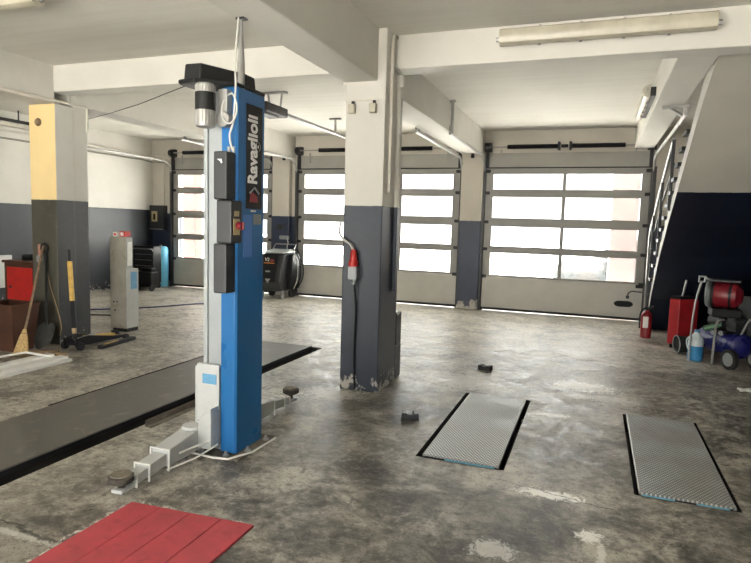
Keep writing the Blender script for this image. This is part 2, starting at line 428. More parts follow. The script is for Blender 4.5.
# ------------------------------------------------------------------ garage doors
def garage_door(name, x0, x1, npanes, handle=False, rails=(8.3, 8.3), opener=False, hang=(3.43, 3.43)):
    R = struct_root(name, ((x0+x1)/2, YB, 0))
    y0, y1 = YB-.045, YB-.015          # section thickness, in front of the opening
    a, c = x0+.02, x1-.02
    rows = [(.70, 1.12), (1.255, 1.625), (1.795, 2.185), (2.335, 2.615)]
    cuts = [.035, .665, 1.19, 1.71, 2.26, 2.725]
    b = MB(); b.box(a, c, y0, y1, cuts[0]+.015, cuts[1]); b.box(a, c, y0-.006, y1, .60, .655)
    part('bottom_panel', b, ALUP, R, .006)
    b = MB(); b.box(a, c, y0, y1, .013, .06); part('rubber_seal', b, RUB, R)
    pw = (c-a-.24)/npanes
    for i, (w0, w1) in enumerate(rows):
        lo, hi = cuts[i+1], cuts[i+2]
        b = MB(); b.box(a, c, y0, y1, lo, w0); b.box(a, c, y0, y1, w1, hi)
        b.box(a, a+.14, y0, y1, w0, w1); b.box(c-.14, c, y0, y1, w0, w1)
        for k in range(1, npanes):
            xm = a+.12+pw*k; b.box(xm-.034, xm+.034, y0, y1, w0, w1)
        fr = part('window_frame', b, ALU, R, .004)
        for k in range(npanes):
            xa = a+.12+pw*k+(.034 if k else .02); xb = a+.12+pw*(k+1)-(.034 if k < npanes-1 else .02)
            g = MB(); g.box(xa, xb, YB-.028, YB-.022, w0, w1); part('pane', g, GLASS, fr)
    for z in cuts[1:5]+[2.67]:
        for xx in (a+.03, c-.03):
            b = MB(); b.box(xx-.045, xx+.045, y0-.03, y0, z-.03, z+.03); b.cyl((xx-.05, y0-.02, z), (xx+.05, y0-.02, z), .014, seg=8)
            part('hinge', b, DARK, R)
    b = MB(); b.box(x0-.01, x1+.01, y0-.01, YB, 2.725, 2.745); part('top_seal', b, BLK, R)
    b = MB(); b.box(x0-.02, x1+.02, YB-.03, YB+.01, 2.745, 3.0); b.box(x0-.02, x1+.02, YB-.045, YB, 2.985, 3.01); part('lintel_panel', b, LINT, R)
    for s, xx, yr, hz in ((-1, x0-.015, rails[0], hang[0]), (1, x1+.015, rails[1], hang[1])):
        b = MB(); b.box(xx-.025, xx+.025, YB-.10, YB-.002, 0, 2.70); b.box(xx-.06, xx+.06, YB-.012, YB, 0, 2.75)
        part('guide_track', b, TRK, R)
        path = [(xx, YB-.08, 2.68)]+[(xx, YB-.08-.3+.3*math.cos(t), 2.66+.26*math.sin(t)) for t in [PI/2*k/7 for k in range(8)]]+[(xx, yr, 2.94)]
        b = MB(); b.tube(path, .022, 8); part('ceiling_track', b, GALV, R, smooth=True)
        b = MB(); b.box(xx-.02, xx+.02, yr+.10, yr+.13, 2.93, hz); b.box(xx-.24, xx+.04, yr+.08, yr+.15, hz-.03, hz)
        b.tube([(xx-.17, yr+.115, hz-.02), (xx, yr+.115, 2.93)], .016, 6)
        part('track_hanger', b, GALV, R)
    b = MB(); ym = YB-.12
    b.cyl((x0-.05, ym, 3.115), (x1+.05, ym, 3.115), .012, seg=10)
    part('spring_shaft', b, GALV, R)
    xm = (x0+x1)/2-.03; L = (x1-x0)*.31
    for q0, q1 in ((xm-.12-L, xm-.12), (xm+.12, xm+.12+L)):
        b = MB()
        n = int((q1-q0)/.014)
        prof = []
        for k in range(n*2+1): prof.append((.036 if k % 2 else .044, q0+(q1-q0)*k/(n*2)))
        b.lathe(prof, (0, ym, 3.115), 'x', 10); part('torsion_spring', b, DARK, R)
    b = MB()
    for xx in (xm-.1, xm+.1): b.box(xx-.02, xx+.02, ym-.05, YB, 3.05, 3.19)
    b.cyl((xm-.06, ym, 3.115), (xm+.06, ym, 3.115), .03, seg=10); part('shaft_bracket', b, DARK, R)
    for xx in (x0+.03, x1-.03):
        b = MB(); b.cyl((xx-.05, ym, 3.115), (xx+.05, ym, 3.115), .068, seg=18); b.box(xx-.07, xx+.07, ym+.03, YB, 3.03, 3.20); b.box(xx-.03, xx+.03, YB-.09, YB, 2.72, 3.05)
        part('cable_drum', b, DARK, R)
    for xx in (x0+.28, x1-.28):
        b = MB(); b.box(xx-.012, xx+.012, YB-.06, YB-.03, 2.86, 3.07); part('strap_bracket', b, GALV, R)
    if handle:
        b = MB(); pts = [(x1-.32+.10*math.cos(t)*(1.0)+(.06 if math.cos(t) > 0 else -.06), .30+.055*math.sin(t)) for t in [2*PI*k/20 for k in range(20)]]
        b.prism(pts, 'y', y0-.008, y0+.002); part('grip_recess', b, BLK, R)
        b = MB(); b.tube([(x1-.03, y0-.02, .53), (x1-.20, y0-.02, .54), (x1-.25, y0-.02, .50), (x1-.26, y0-.02, .44)], .011, 8); b.cyl((x1-.26, y0-.04, .43), (x1-.26, y0, .43), .03)
        part('latch_lever', b, TRK, R, smooth=True)
        b = MB(); b.box(x1-.14, x1-.02, y0-.03, y0, .60, .66); part('latch_bolt', b, DARK, R)
    if opener:
        xo = -4.40
        b = MB(); b.box(xo-.03, xo+.03, 7.7, YB-.06, 3.155, 3.195); part('opener_rail', b, GALV, R)
        b = MB(); b.box(xo-.15, xo+.13, 7.15, 7.75, 3.09, 3.22); b.box(xo-.1, xo+.08, 7.2, 7.6, 3.06, 3.1); part('opener_motor', b, BLK, R, .025)
        b = MB(); b.box(xo-.25, xo+.2, 7.55, 7.60, 3.40, 3.43)
        b.tube([(xo-.10, 7.57, 3.41), (xo-.07, 7.57, 3.2)], .014, 6); b.tube([(xo+.12, 7.57, 3.41), (xo+.10, 7.57, 3.2)], .014, 6); part('opener_hanger', b, GALV, R)
        b = MB(); b.box(xo-.11, xo+.11, 9.66, 9.71, 3.40, 3.43); b.box(xo-.015, xo+.015, 9.67, 9.70, 3.19, 3.41); part('opener_hanger', b, GALV, R)
    return R
garage_door('door_1', OPEN[0][0], OPEN[0][1], 2, rails=(8.6, 8.4))
garage_door('door_2', OPEN[1][0], OPEN[1][1], 3, rails=(8.8, 8.3), opener=True)
garage_door('door_3', OPEN[2][0], OPEN[2][1], 2, handle=True, rails=(8.55, 7.62), hang=(3.43, 3.056))

# ------------------------------------------------------------------ concrete staircase at right
S = struct_root('staircase', (.9, 11.0, 0))
XA, XB = .87, XR-.002
under = [(5.60, 3.135), (5.9, 3.04), (6.37, 2.855), (6.95, 2.56), (7.87, 2.075), (8.56, 1.71), (9.30, 1.28), (9.80, .90), (10.2, .56), (10.66, .06), (10.72, 0)]
top = [(10.86, 0), (10.80, .09), (10.36, .63), (9.92, 1.02), (9.38, 1.42), (8.62, 1.86), (7.93, 2.24), (7.0, 2.74), (6.45, 3.04), (5.9, 3.32), (5.67, 3.42)]
b = MB(); b.prism(under+top, 'x', XA, XB)
slab = part('slab', b, [STP, mat('stair_edge_paint', (.40, .39, .36), .7, 0, .08, 3)], S)
for p in slab.data.polygons:
    if p.normal.x < -.9: p.material_index = 1
# steps, each with a dark tread
ns = 15
line = [(10.98, 0), (10.80, .07), (10.36, .61), (9.92, 1.00), (9.38, 1.40), (8.62, 1.84), (7.93, 2.22), (7.0, 2.72), (6.2, 3.13)]
def zline(y):
    for (a, za), (c, zc) in zip(line, line[1:]):
        if c <= y <= a: return za+(zc-za)*(a-y)/(a-c)
    return line[-1][1]
zs = 0.0; y = 10.98; run = .27
for k in range(14):
    yk = 10.98-run*k; z0 = zline(yk)+.01; z1 = zline(max(yk-run, 6.21))+.05
    b = MB(); b.prism([(yk, z0), (yk, z1), (yk-run, z1), (yk-run, z1-.06)], 'x', XA+.015, XB); part('step', b, BLK, S)
    b = MB(); b.box(XA-.03, XB, yk-run, yk+.03, z1, z1+.045); part('tread', b, BLK, S)
xr = XA-.01
b = MB(); b.tube([(xr, 8.46, 2.80), (xr, 9.85, 2.20), (xr, 11.0, 1.62)], .020, 8); b.tube([(xr, 11.0, 1.62), (xr, 11.1, 1.5), (xr, 11.1, .08)], .018, 8); part('handrail', b, GALV, S, smooth=True)
b = MB(); b.tube([(xr+.02, 8.5, 2.48), (xr+.02, 9.85, 1.92), (xr+.02, 11.08, 1.32)], .014, 8); part('lower_rail', b, DARK, S, smooth=True)
for yy, zt in ((8.49, 2.80), (9.55, 2.32), (10.5, 1.87)):
    b = MB(); b.box(xr-.02, xr+.02, yy-.016, yy+.016, zline(yy)-.03, zt); part('baluster', b, DARK, S)

# ------------------------------------------------------------------ car lift
L = thing('car_lift', 'tall blue and grey two-post car lift column with swing arms and a motor on top', 'car lift', (-2.36, 3.5, 0))
b = MB(); b.box(-2.475, -2.33, 3.37, 3.66, .015, 2.44); b.box(-2.482, -2.45, 3.355, 3.37, .015, 2.44); b.box(-2.36, -2.325, 3.355, 3.37, .6, 2.44)
part('post', b, LIFTG, L, .004)
b = MB(); b.prism([(-2.335, 3.352), (-2.325, 3.335), (-2.215, 3.325), (-2.20, 3.338), (-2.20, 3.655), (-2.215, 3.67), (-2.335, 3.67)], 'z', .022, 2.452)
cov = part('back_cover', b, BLUE, L, .003)
b = MB(); b.box(-2.58, -2.14, 3.26, 3.76, 0, .016); part('base_plate', b, RUST, L, .004)
for xx, yy in ((-2.25, 3.285), (-2.165, 3.42), (-2.165, 3.66), (-2.45, 3.285)):
    b = MB(); b.cyl((xx, yy, .015), (xx, yy, .028), .022, seg=12); b.cyl((xx, yy, .015), (xx, yy, .05), .010, seg=8); part('anchor_bolt', b, GALV, L)
# name panel on the side of the cover, read from bottom to top
b = MB(); b.box(-2.2012, -2.197, 3.428, 3.622, 1.68, 2.368); b.box(-2.2, -2.1985, 3.43, 3.62, 1.68, 2.366)
panel = part('name_panel', b, BLK, L)
M = Matrix(((0, 0, 1, -2.1965), (0-1, 0, 0, 3.575), (0, 1, 0, 0), (0, 0, 0, 1)))
# text x -> +Z, text y -> -Y (letters face +X), reads upward
M = Matrix(((0, 0, 1, -2.1968), (0, -1, 0, 3.592), (1, 0, 0, 1.842), (0, 0, 0, 1)))
M = Matrix(((0, 0, 1, -2.1968), (0, 1, 0, 0), (0, 0, 0, 0), (0, 0, 0, 1)))
def side_matrix(x, y, z):   # letters stand with their tops towards -Y, baseline running up
    m = Matrix.Identity(4)
    m.col[0] = (0, 0, 1, 0); m.col[1] = (0, -1, 0, 0); m.col[2] = (1, 0, 0, 0); m.col[3] = (x, y, z, 1)
    return m
text_mesh('lettering', 'Ravaglioli', .158, LETW, panel, side_matrix(-2.1962, 3.588, 1.845), .005, .0012, .775)
b = MB(); 
for k in range(4): b.prism([(3.47+k*.028, 1.725), (3.49+k*.028, 1.725), (3.50+k*.022, 1.80-.01*k), (3.485+k*.022, 1.80-.01*k)], 'x', -2.197, -2.1955)
part('emblem', b, REDP, panel)
b = MB(); b.tube([(-2.196, 3.47, 1.785), (-2.196, 3.53, 1.825), (-2.196, 3.585, 1.785)], .007, 6); part('emblem_outline', b, PLABEL, panel)
b = MB(); b.box(-2.2, -2.197, 3.49, 3.55, 1.66, 1.672); part('stripe_sticker', b, WHT, L)
b = MB(); b.box(-2.2, -2.197, 3.52, 3.622, 1.575, 1.645); part('rating_plate', b, PLABEL, L)
b = MB(); b.box(-2.2, -2.1975, 3.40, 3.505, 1.355, 1.64); part('notice_sticker', b, NAVYL, L)
# control cabinet on the camera side
b = MB()
b.box(-2.312, -2.213, 3.225, 3.372, 1.73, 2.035); 
cab = part('control_cabinet', b, CHAR, L, .010)
b = MB(); b.box(-2.306, -2.193, 3.25, 3.375, 1.45, 1.728); part('cabinet_middle', b, CHAR, L, .008)
b = MB(); b.box(-2.312, -2.213, 3.225, 3.372, 1.125, 1.448); part('cabinet_lower', b, CHAR, L, .010)
b = MB(); b.prism([(-2.282, 1.985), (-2.250, 1.985), (-2.244, 1.962), (-2.252, 1.957), (-2.258, 1.970)], 'y', 3.222, 3.226); part('arrow_mark', b, WHT, L)
b = MB(); b.box(-2.194, -2.190, 3.275, 3.345, 1.505, 1.61); part('switch_plate', b, YLAB, L)
b = MB(); b.box(-2.194, -2.189, 3.285, 3.335, 1.625, 1.66); part('warning_sticker', b, YLAB, L)
b = MB(); b.cyl((-2.194, 3.325, 1.565), (-2.155, 3.325, 1.565), .026, seg=16); b.box(-2.16, -2.145, 3.317, 3.333, 1.54, 1.59); part('main_switch', b, DRED, L, .003)
for gx in (-2.23, -2.265):
    b = MB(); b.cyl((gx, 3.33, 2.03), (gx, 3.33, 2.075), .013, seg=10); part('cable_gland', b, GALV, L)
# top cover with the belt hump, and the motor hung beneath it
b = MB()
hp4 = [(-2.515, 3.19), (-2.37, 3.165), (-2.215, 3.46), (-2.215, 3.57), (-2.36, 3.60)]; ht = [2.580, 2.572, 2.562, 2.56, 2.565]
lo4 = [b.b.verts.new((x, y, 2.47)) for x, y in hp4]; hi4 = [b.b.verts.new((x*.96-2.35*-.04*-1, y*.96+3.38*.04, z)) for (x, y), z in zip(hp4, ht)]
b.b.faces.new(lo4[::-1]); b.b.faces.new(hi4)
for q in range(5): b.b.faces.new((lo4[q], lo4[(q+1) % 5], hi4[(q+1) % 5], hi4[q]))
b.prism([(-2.56, 3.21), (-2.535, 3.165), (-2.40, 3.145), (-2.24, 3.28), (-2.195, 3.32), (-2.195, 3.66), (-2.54, 3.66)], 'z', 2.452, 2.478)
part('top_cover', b, BLK, L, .010)
b = MB(); mx, my = -2.362, 3.21
b.lathe([(.045, 2.18), (.058, 2.185), (.060, 2.20), (.060, 2.44), (.05, 2.452)], (mx, my, 0))
for k in range(20):
    a = 2*PI*k/20; b.box(mx+.0575*math.cos(a)-.004, mx+.0575*math.cos(a)+.004, my+.0575*math.sin(a)-.004, my+.0575*math.sin(a)+.004, 2.20, 2.44)
part('motor', b, GALV, L, smooth=True)
b = MB(); b.lathe([(.064, 2.285), (.064, 2.395)], (mx, my, 0)); part('motor_band', b, BLK, L, smooth=True)
b = MB(); b.box(mx+.05, mx+.12, my+.06, my+.14, 2.22, 2.43); b.cyl((mx+.09, my+.05, 2.24), (mx+.09, my+.13, 2.24), .05, seg=18); part('terminal_box', b, GALV, L, .006)
b = MB(); b.lathe([(.026, 2.452), (.024, 2.60), (.011, 2.84), (.011, 2.90)], (-2.225, 3.40, 0), seg=14); part('conduit', b, GALV, L, smooth=True)
b = MB(); b.box(-2.255, -2.195, 3.38, 3.43, 2.888, 2.90); part('conduit_flange', b, DARK, L)
# carriage and arms
b = MB(); b.box(-2.515, -2.335, 3.325, 3.352, .08, .62); b.box(-2.53, -2.515, 3.325, 3.46, .08, .60); b.box(-2.51, -2.34, 3.31, 3.33, .08, .22)
part('carriage', b, LIFTW, L, .006)
b = MB(); b.box(-2.465, -2.355, 3.321, 3.326, .485, .553); part('blue_sticker', b, BLUEP, L)
b = MB(); b.prism([(-2.335, .345), (-2.43, .27), (-2.465, .06), (-2.335, .06)], 'y', 3.235, 3.325); part('arm_bracket', b, LIFTW, L, .006)
def arm(px, py, ang, ln, padz):
    """swing arm built along -Y from its pivot, then turned about it"""
    piv = (px, py, 0)
    def T(bm): return bm.turn('Z', ang, piv)
    A = MB(); A.prism([(py+.06, .06), (py+.06, .185), (py-.02, .19), (py-ln*.50, .155), (py-ln*.50, .05), (py-.05, .045)], 'x', px-.062, px+.062)
    A.lathe([(.07, .045), (.07, .205)], (px, py, 0), seg=20)
    a = part('swing_arm', T(A), LIFTW, L, .006)
    B = MB(); B.prism([(py-ln*.42, .07), (py-ln*.42, .142), (py-ln*.74, .122), (py-ln*.74, .045)], 'x', px-.048, px+.048); part('arm_extension', T(B), LIFTW, a, .004)
    B = MB(); B.prism([(py-ln*.68, .06), (py-ln*.68, .115), (py-ln*.86, .10), (py-ln*.90, .065), (py-ln*1.06, .055), (py-ln*1.06, .035), (py-ln*.90, .035)], 'x', px-.038, px+.038); part('arm_tip', T(B), LIFTW, a, .004)
    for k, w, hh in ((.50, .07, .162), (.74, .056, .128), (.88, .044, .10)):
        yy = py-ln*k
        B = MB(); B.tube([(px-w, yy, .03), (px-w, yy, hh), (px+w, yy, hh), (px+w, yy-.01, .03)], .0065, 8); part('stop_bar', T(B), WHT, a, smooth=True)
    B = MB(); B.lathe([(.018, .05), (.018, padz-.02), (.05, padz-.02), (.071, padz-.008), (.071, padz+.022), (.06, padz+.028), (.0, padz+.026)], (px, py-ln, 0), seg=24); T(B)
    p = part('lift_pad', B, mat('dusty_pad_rubber', (.06, .054, .044), .8, 0, .35, 30, .3), L, smooth=True)
    B = MB(); B.lathe([(.062, padz+.024), (.058, padz+.034), (.03, padz+.036), (.0, padz+.034)], (px, py-ln, 0), seg=24); T(B); part('pad_top', B, PADT, p, smooth=True)
    B = MB(); B.lathe([(.03, .035), (.03, .06)], (px, py-ln, 0), seg=12); T(B); part('pad_screw', B, GALV, L, smooth=True)
arm(-2.50, 3.26, math.radians(3), .69, .105)
arm(-2.44, 3.74, math.radians(180-1), .78, .12)
b = MB(); b.tube([(-2.62, 3.02, .06), (-2.56, 3.2, .03), (-2.44, 3.22, .025), (-2.30, 3.215, .022), (-2.20, 3.235, .022), (-2.12, 3.40, .022), (-2.11, 3.70, .022)], .007, 8)
part('guard_rod', b, WHT, L, smooth=True)
b = MB(); b.tube([(-2.40, 3.0, .115), (-2.38, 3.14, .115), (-2.34, 3.3, .115)], .007, 8); b.tube([(-2.42, 2.9, .04), (-2.36, 3.1, .05), (-2.31, 3.28, .09)], .006, 8); part('arm_lock_rod', b, WHT, L, smooth=True)

loop = arc((-2.205, 3.20, 2.306), .073, PI*.30, -PI*1.45, 22, 'xz')
pts = curve([(-2.235, 3.385, 2.90), (-2.222, 3.33, 2.62), (-2.198, 3.30, 2.46), (-2.196, 3.29, 2.36), (-2.205, 3.285, 2.22), (-2.235, 3.29, 2.14), (-2.235, 3.32, 2.05)], 6)
b = MB(); b.tube(pts, .0065, 8); b.tube([Vector((q[0], q[1]+.004*k, (q[2]-2.308)*1.35+2.308)) for k, q in enumerate(loop)], .0055, 8)
tag(part('power_cable', b, TUBEW, None, smooth=True), 'white power cable dropping from the beam with a loose loop beside the lift motor', 'cable')
b = MB(); b.tube([(-6.13, 5.93, 2.83), (-4.9, 5.02, 2.69), (-3.8, 4.22, 2.58), (-2.56, 3.30, 2.475)], .0035, 6)
tag(part('overhead_wire', b, DARK), 'thin dark wire strung from the left column to the top of the car lift', 'wire')

# ------------------------------------------------------------------ floor plates, pit boards, red deck
def tester(x0, x1, y0, y1, m, label, strips):
    R = thing('brake_tester_plate', label, 'floor plate', ((x0+x1)/2, (y0+y1)/2, -.10), 'tread plates let into the floor')
    b = MB(); b.box(x0, x1, y0, y1, .0, .014); part('tread_plate', b, m, R, .003)
    for xx in (x0, x1):
        b = MB(); b.cyl((xx, y0+.005, .004), (xx, y1-.005, .004), .011, seg=10); part('rolled_edge', b, GALV, R, smooth=True)
    b = MB(); b.box(x0+.03, x1-.03, y0+.05, y1-.05, -.159, -.0005); part('support_frame', b, DARK, R)
    for u0, u1 in strips:
        b = MB(); b.box(x0+u0, x0+u1, y0-.004, y0+.02, -.055, -.001); part('end_strip', b, CYAN, R)
tester(-1.035, -.525, 3.885, 5.56, TREAD1, 'pale tread plate let into the floor, nearer the middle column', ((.15, .49),))
tester(.352, .858, 3.85, 5.51, TREAD2, 'browner tread plate let into the floor at right, with chipped light blue end strips', ((.01, .19), (.31, .48)))
b = MB(); b.box(-4.20, -3.372, .55, 6.79, 0, .012)
tag(part('pit_cover', b, COVER, None, .003, loc=(-3.78, 3.7, 0)), 'long dark grey board covering the inspection pit left of the car lift', 'pit cover')
b = MB()
b.prism([(-3.16, 0), (-3.10, 0), (-3.10, .006), (-3.154, .006), (-3.154, .05), (-3.16, .05)], 'y', 3.55, 4.75)
tag(part('steel_angle', b, RUST, None, loc=(-3.13, 4.1, 0)), 'rusty steel angle bar lying on the floor beside the pit groove', 'steel bar')
b = MB(); b.box(-3.372, -3.350, .6, 6.8, -.02, .016)
tag(part('edge_rail', b, DARK, None, loc=(-3.36, 3.7, 0)), 'thin dark steel rail along the right edge of the pit board', 'steel bar')
D = thing('deck_plate', 'red painted deck of four boards lying flat in the left foreground', 'deck', (-1.98, 2.1, 0))
for k in range(4):
    x0 = -2.345+k*.190
    b = MB(); b.prism([(x0, 1.55), (x0+.187, 1.55), (x0+.187, 2.525+.012*(k+1)), (x0, 2.525+.012*k)], 'z', .002, .016)
    part('board', b, MATR, D, .002)
for i, (x, y, a, lab, nm, m) in enumerate(((-1.36, 4.62, .3, 'small dark block lying on the floor left of the pale tread plate', 'rubber_block', CHAR), (-1.08, 6.60, -.2, 'small black block lying on the floor beyond the tread plates', 'rubber_block', RUB))):
    b = MB(); h = .055
    b.prism([(-.075, 0), (.075, 0), (.07, h), (.03, h), (.02, h*.8), (-.02, h*.8), (-.03, h), (-.07, h)], 'y', -.045, .045)
    b.turn('Z', a, (0, 0, 0))
    for v in b.b.verts: v.co += Vector((x, y, 0))
    tag(part(nm, b, m, None, .005, loc=(x, y, 0)), lab, 'block', 'loose blocks on the floor')

# ------------------------------------------------------------------ middle column fittings
P = thing('power_connector', 'red and grey industrial plug and socket hanging from a white cable on the middle column', 'plug', (-2.10, 5.15, 1.07))
b = MB(); b.lathe([(.018, 1.36), (.03, 1.33), (.034, 1.26), (.044, 1.25), (.044, 1.20)], (-2.115, 5.125, 0), seg=16); part('red_plug', b, RED, P, smooth=True)
b = MB(); b.box(-2.155, -2.065, 5.085, 5.175, 1.075, 1.205); b.cyl((-2.10, 5.12, 1.03), (-2.10, 5.12, 1.08), .02); part('socket_housing', b, PLABEL, P, .01)
b = MB(); b.tube(curve([(-2.275, 5.19, 1.62), (-2.275, 5.15, 1.52), (-2.22, 5.13, 1.45), (-2.15, 5.125, 1.41), (-2.118, 5.125, 1.35)]), .011, 8); part('white_lead', b, TUBEW, P, smooth=True)
b = MB(); b.tube(curve([(-2.10, 5.12, 1.05), (-2.09, 5.155, .8), (-2.10, 5.16, .4), (-2.085, 5.16, .02)]), .010, 8); part('black_lead', b, BLK, P, smooth=True)
for x, lab in ((-2.18, 'left one of two small junction boxes under the beam on the middle column'), (-1.97, 'right one of two small junction boxes under the beam on the middle column')):
    R = thing('junction_box', lab, 'junction box', (x, 5.17, 2.65), 'junction boxes on the middle column')
    b = MB(); b.box(x-.033, x+.033, 5.13, 5.182, 2.61, 2.695); part('case', b, DIFF, R, .008)
    b = MB(); b.cyl((x+.012, 5.15, 2.69), (x+.012, 5.15, 2.72), .014, seg=10); part('gland', b, DARK, R)
b = MB(); b.box(-2.256, -1.858, 5.17, 5.182, 2.728, 2.742); tag(part('conduit_strip', b, PIPE), 'thin painted conduit strip running across the middle column below the beam', 'conduit')
b = MB(); b.tube([(-1.848, 5.53, .95), (-1.848, 5.53, 2.95)], .022, 10); b.cyl((-1.84, 5.53, 2.91), (-1.84, 5.53, 3.02), .04); b.tube([(-1.835, 5.40, 3.06), (-1.82, 5.52, 3.02)], .008, 6)
tag(part('wall_conduit', b, COLP, None, smooth=True), 'painted vertical pipe with round box on the right side of the middle column', 'conduit')
b = MB(); b.tube([(-1.845, 5.30, 1.9), (-1.845, 5.30, 3.30), (-1.845, 5.33, 3.33), (-1.845, 5.40, 3.33)], .016, 10)
tag(part('wall_conduit', b, PIPE, None, smooth=True), 'thin painted pipe rising to the ceiling at the front corner of the middle column', 'conduit')
b = MB(); b.box(-2.12, -1.872, 5.72, 5.93, 0, .36); b.box(-2.10, -1.866, 5.72, 5.90, .36, .70)
tag(part('equipment_box', b, CHAR, None, .015, loc=(-1.97, 5.82, 0)), 'dark stepped box standing behind the base of the middle column', 'box')

# ------------------------------------------------------------------ lamps
def tube_lamp(label, c, length, axis, wall, rods=0):
    """batten lamp: tray, ribbed diffuser, end rings, clips; wall = unit vector towards its fixing"""
    R = thing('fluorescent_light', label, 'light fixture', c, 'fluorescent tube lights')
    h = length/2; w = Vector(wall)
    ax = Vector((1, 0, 0)) if axis == 'x' else Vector((0, 1, 0)); cv = Vector(c); sd = ax.cross(w)
    def P(u, s, t): return cv+ax*u+sd*s+w*t
    def pr(poly, u0, u1):
        b = MB(); A = [b.b.verts.new(P(u0, s, t)) for s, t in poly]; B = [b.b.verts.new(P(u1, s, t)) for s, t in poly]; n = len(poly)
        b.b.faces.new(A); b.b.faces.new(B[::-1])
        for i in range(n): b.b.faces.new((A[i], B[i], B[(i+1) % n], A[(i+1) % n]))
        return b
    part('tray', pr([(-.05, .0), (.05, .0), (.05, .066), (-.05, .066)], -h+.02, h-.02), DARK, R, .004)
    part('diffuser', pr([(-.068, .005), (-.072, -.02), (-.055, -.06), (-.02, -.075), (.02, -.075), (.055, -.06), (.072, -.02), (.068, .005)], -h, h), DIFF, R, .006, True)
    for q in ((-.7, .7) if rods else ()):
        b = MB(); b.cyl(P(q*h, 0, .06), P(q*h, 0, rods), .012, seg=8); part('hanging_rod', b, DARK, R)
    for q in (-1, 1):
        b = MB(); b.cyl(P(q*h, -.02, -.03), P(q*(h+.03), -.02, -.03), .02, seg=10); part('end_fitting', b, GALV, R)
    for q in (-.6, -.2, .2, .6):
        for e in (-1, 1):
            b = MB(); b.cyl(P(q*h, e*.066, -.01), P(q*h, e*.082, -.01), .012, seg=8); part('clip', b, GALV, R)
tube_lamp('long dusty fluorescent light on the face of the cross beam, right of the middle column', (-.05, 5.355, 3.24), 1.66, 'x', (0, 1, 0))
tube_lamp('short dusty fluorescent light on the beam beside the stairs', (.485, 8.35, 3.21), 1.5, 'y', (1, 0, 0))
tube_lamp('fluorescent light on the front ceiling at the top left corner of the photo', (-5.0, 3.56, 3.295), 1.66, 'x', (0, 0, 1))
tube_lamp('fluorescent light high on the left wall behind the yellow column', (-9.75, 7.3, 3.19), 1.6, 'y', (0, 0, 1), .241)
for x, y, lab in ((-2.28, 11.33, 'small dark round lamp under the beam end between the middle and right doors'), (-6.33, 11.33, 'small dark round lamp under the beam end between the left and middle doors')):
    R = thing('bulkhead_lamp', lab, 'lamp', (x, y, 2.98), 'round lamps under the beam ends')
    b = MB(); b.cyl((x, y, 2.955), (x, y, 2.99), .03, seg=14); part('base', b, DARK, R)
    b = MB(); b.lathe([(.0, 2.90), (.03, 2.91), (.04, 2.935), (.032, 2.956)], (x, y, 0), seg=14); part('globe', b, BLK, R, smooth=True)

# ------------------------------------------------------------------ left side
for z, xo in ((3.07, -9.965), (2.94, -9.965)):
    b = MB(); b.tube([(xo, 6.0, z), (xo, 11.2, z), (xo+.06, 11.42, z-.03), (-9.5, 11.44, z-.04), (-9.42, 11.44, z-.12)], .017, 8)
    tag(part('pipe', b, PIPE if z > 3 else mat('shade_toned_pipe', (.25, .24, .21), .6), None, smooth=True), ('upper' if z > 3 else 'lower')+' of two parallel painted pipes along the left wall', 'pipe', 'pipes along the left wall')  # lower pipe is a darker copy, its shade put into the colour
b = MB(); b.tube([(-6.118, 2.0, 2.955), (-6.118, 5.40, 2.955), (-6.12, 5.96, 2.955)], .014, 8); b.tube([(-6.125, 5.74, 2.95), (-6.125, 5.74, 3.34)], .012, 8); b.tube([(-6.128, 5.90, 2.66), (-6.128, 5.90, 2.98)], .014, 8)
tag(part('pipe', b, PIPE, None, smooth=True), 'painted pipe along the bottom edge of the beam at the left column', 'pipe')
b = MB(); b.lathe([(.045, 0), (.05, .012), (.038, .03), (.02, .04)], (0, 0, 0), 'y', 16)
for v in b.b.verts: v.co = Vector((-6.405+v.co.x, 5.436-v.co.y, 2.715+v.co.z))
tag(part('junction_box', b, WOOD, None, smooth=True), 'small round brown box on the yellow face of the left column', 'junction box')
R = thing('electrical_box', 'dark electrical box with yellow label on the wall left of the left door', 'electrical box', (-9.75, 11.5, 1.3))
b = MB(); b.box(-9.97, -9.56, 11.40, 11.548, 1.32, 1.90); part('case', b, CHAR, R, .01)
b = MB(); b.box(-9.90, -9.74, 11.392, 11.402, 1.52, 1.76); part('label_sticker', b, YLAB, R)
b = MB(); b.box(-9.85, -9.79, 11.388, 11.393, 1.56, 1.70); part('warning_mark', b, BLK, R)
b = MB(); b.box(-9.95, -9.58, 11.36, 11.41, 1.335, 1.35); part('ledge', b, GALV, R)
b = MB(); b.tube([(-9.63, 11.5, 1.88), (-9.63, 11.5, 3.0)], .016, 8); part('conduit', b, PIPE, R)
# tool chest, blue drum
R = thing('tool_chest', 'black drawer tool chest on castors against the far left corner', 'tool chest', (-9.60, 11.0, 0))
b = MB(); b.box(-9.9, -9.34, 10.8, 11.06, .12, .96); part('body', b, BLK, R, .012)
for k in range(6):
    z = .16+k*.13; b = MB(); b.box(-9.88, -9.34, 10.785, 10.80, z, z+.115); d = part('drawer', b, CHAR, R, .004)
    b = MB(); b.box(-9.84, -9.38, 10.77, 10.786, z+.09, z+.102); part('pull', b, GALV, d)
for xx in (-9.85, -9.38):
    for yy in (10.86, 11.0):
        b = MB(); b.cyl((xx-.02, yy, .06), (xx+.02, yy, .06), .06, seg=16); b.box(xx-.03, xx+.03, yy-.03, yy+.03, .10, .13); part('castor', b, RUB, R)
b = MB(); b.tube([(-9.9, 10.76, .86), (-9.9, 10.72, .9), (-9.32, 10.72, .9), (-9.32, 10.76, .86)], .012, 8); part('push_handle', b, GALV, R, smooth=True)
R = thing('wheel_dolly', 'low black wheeled dolly in front of the black tool chest', 'dolly', (-9.2, 10.55, 0))
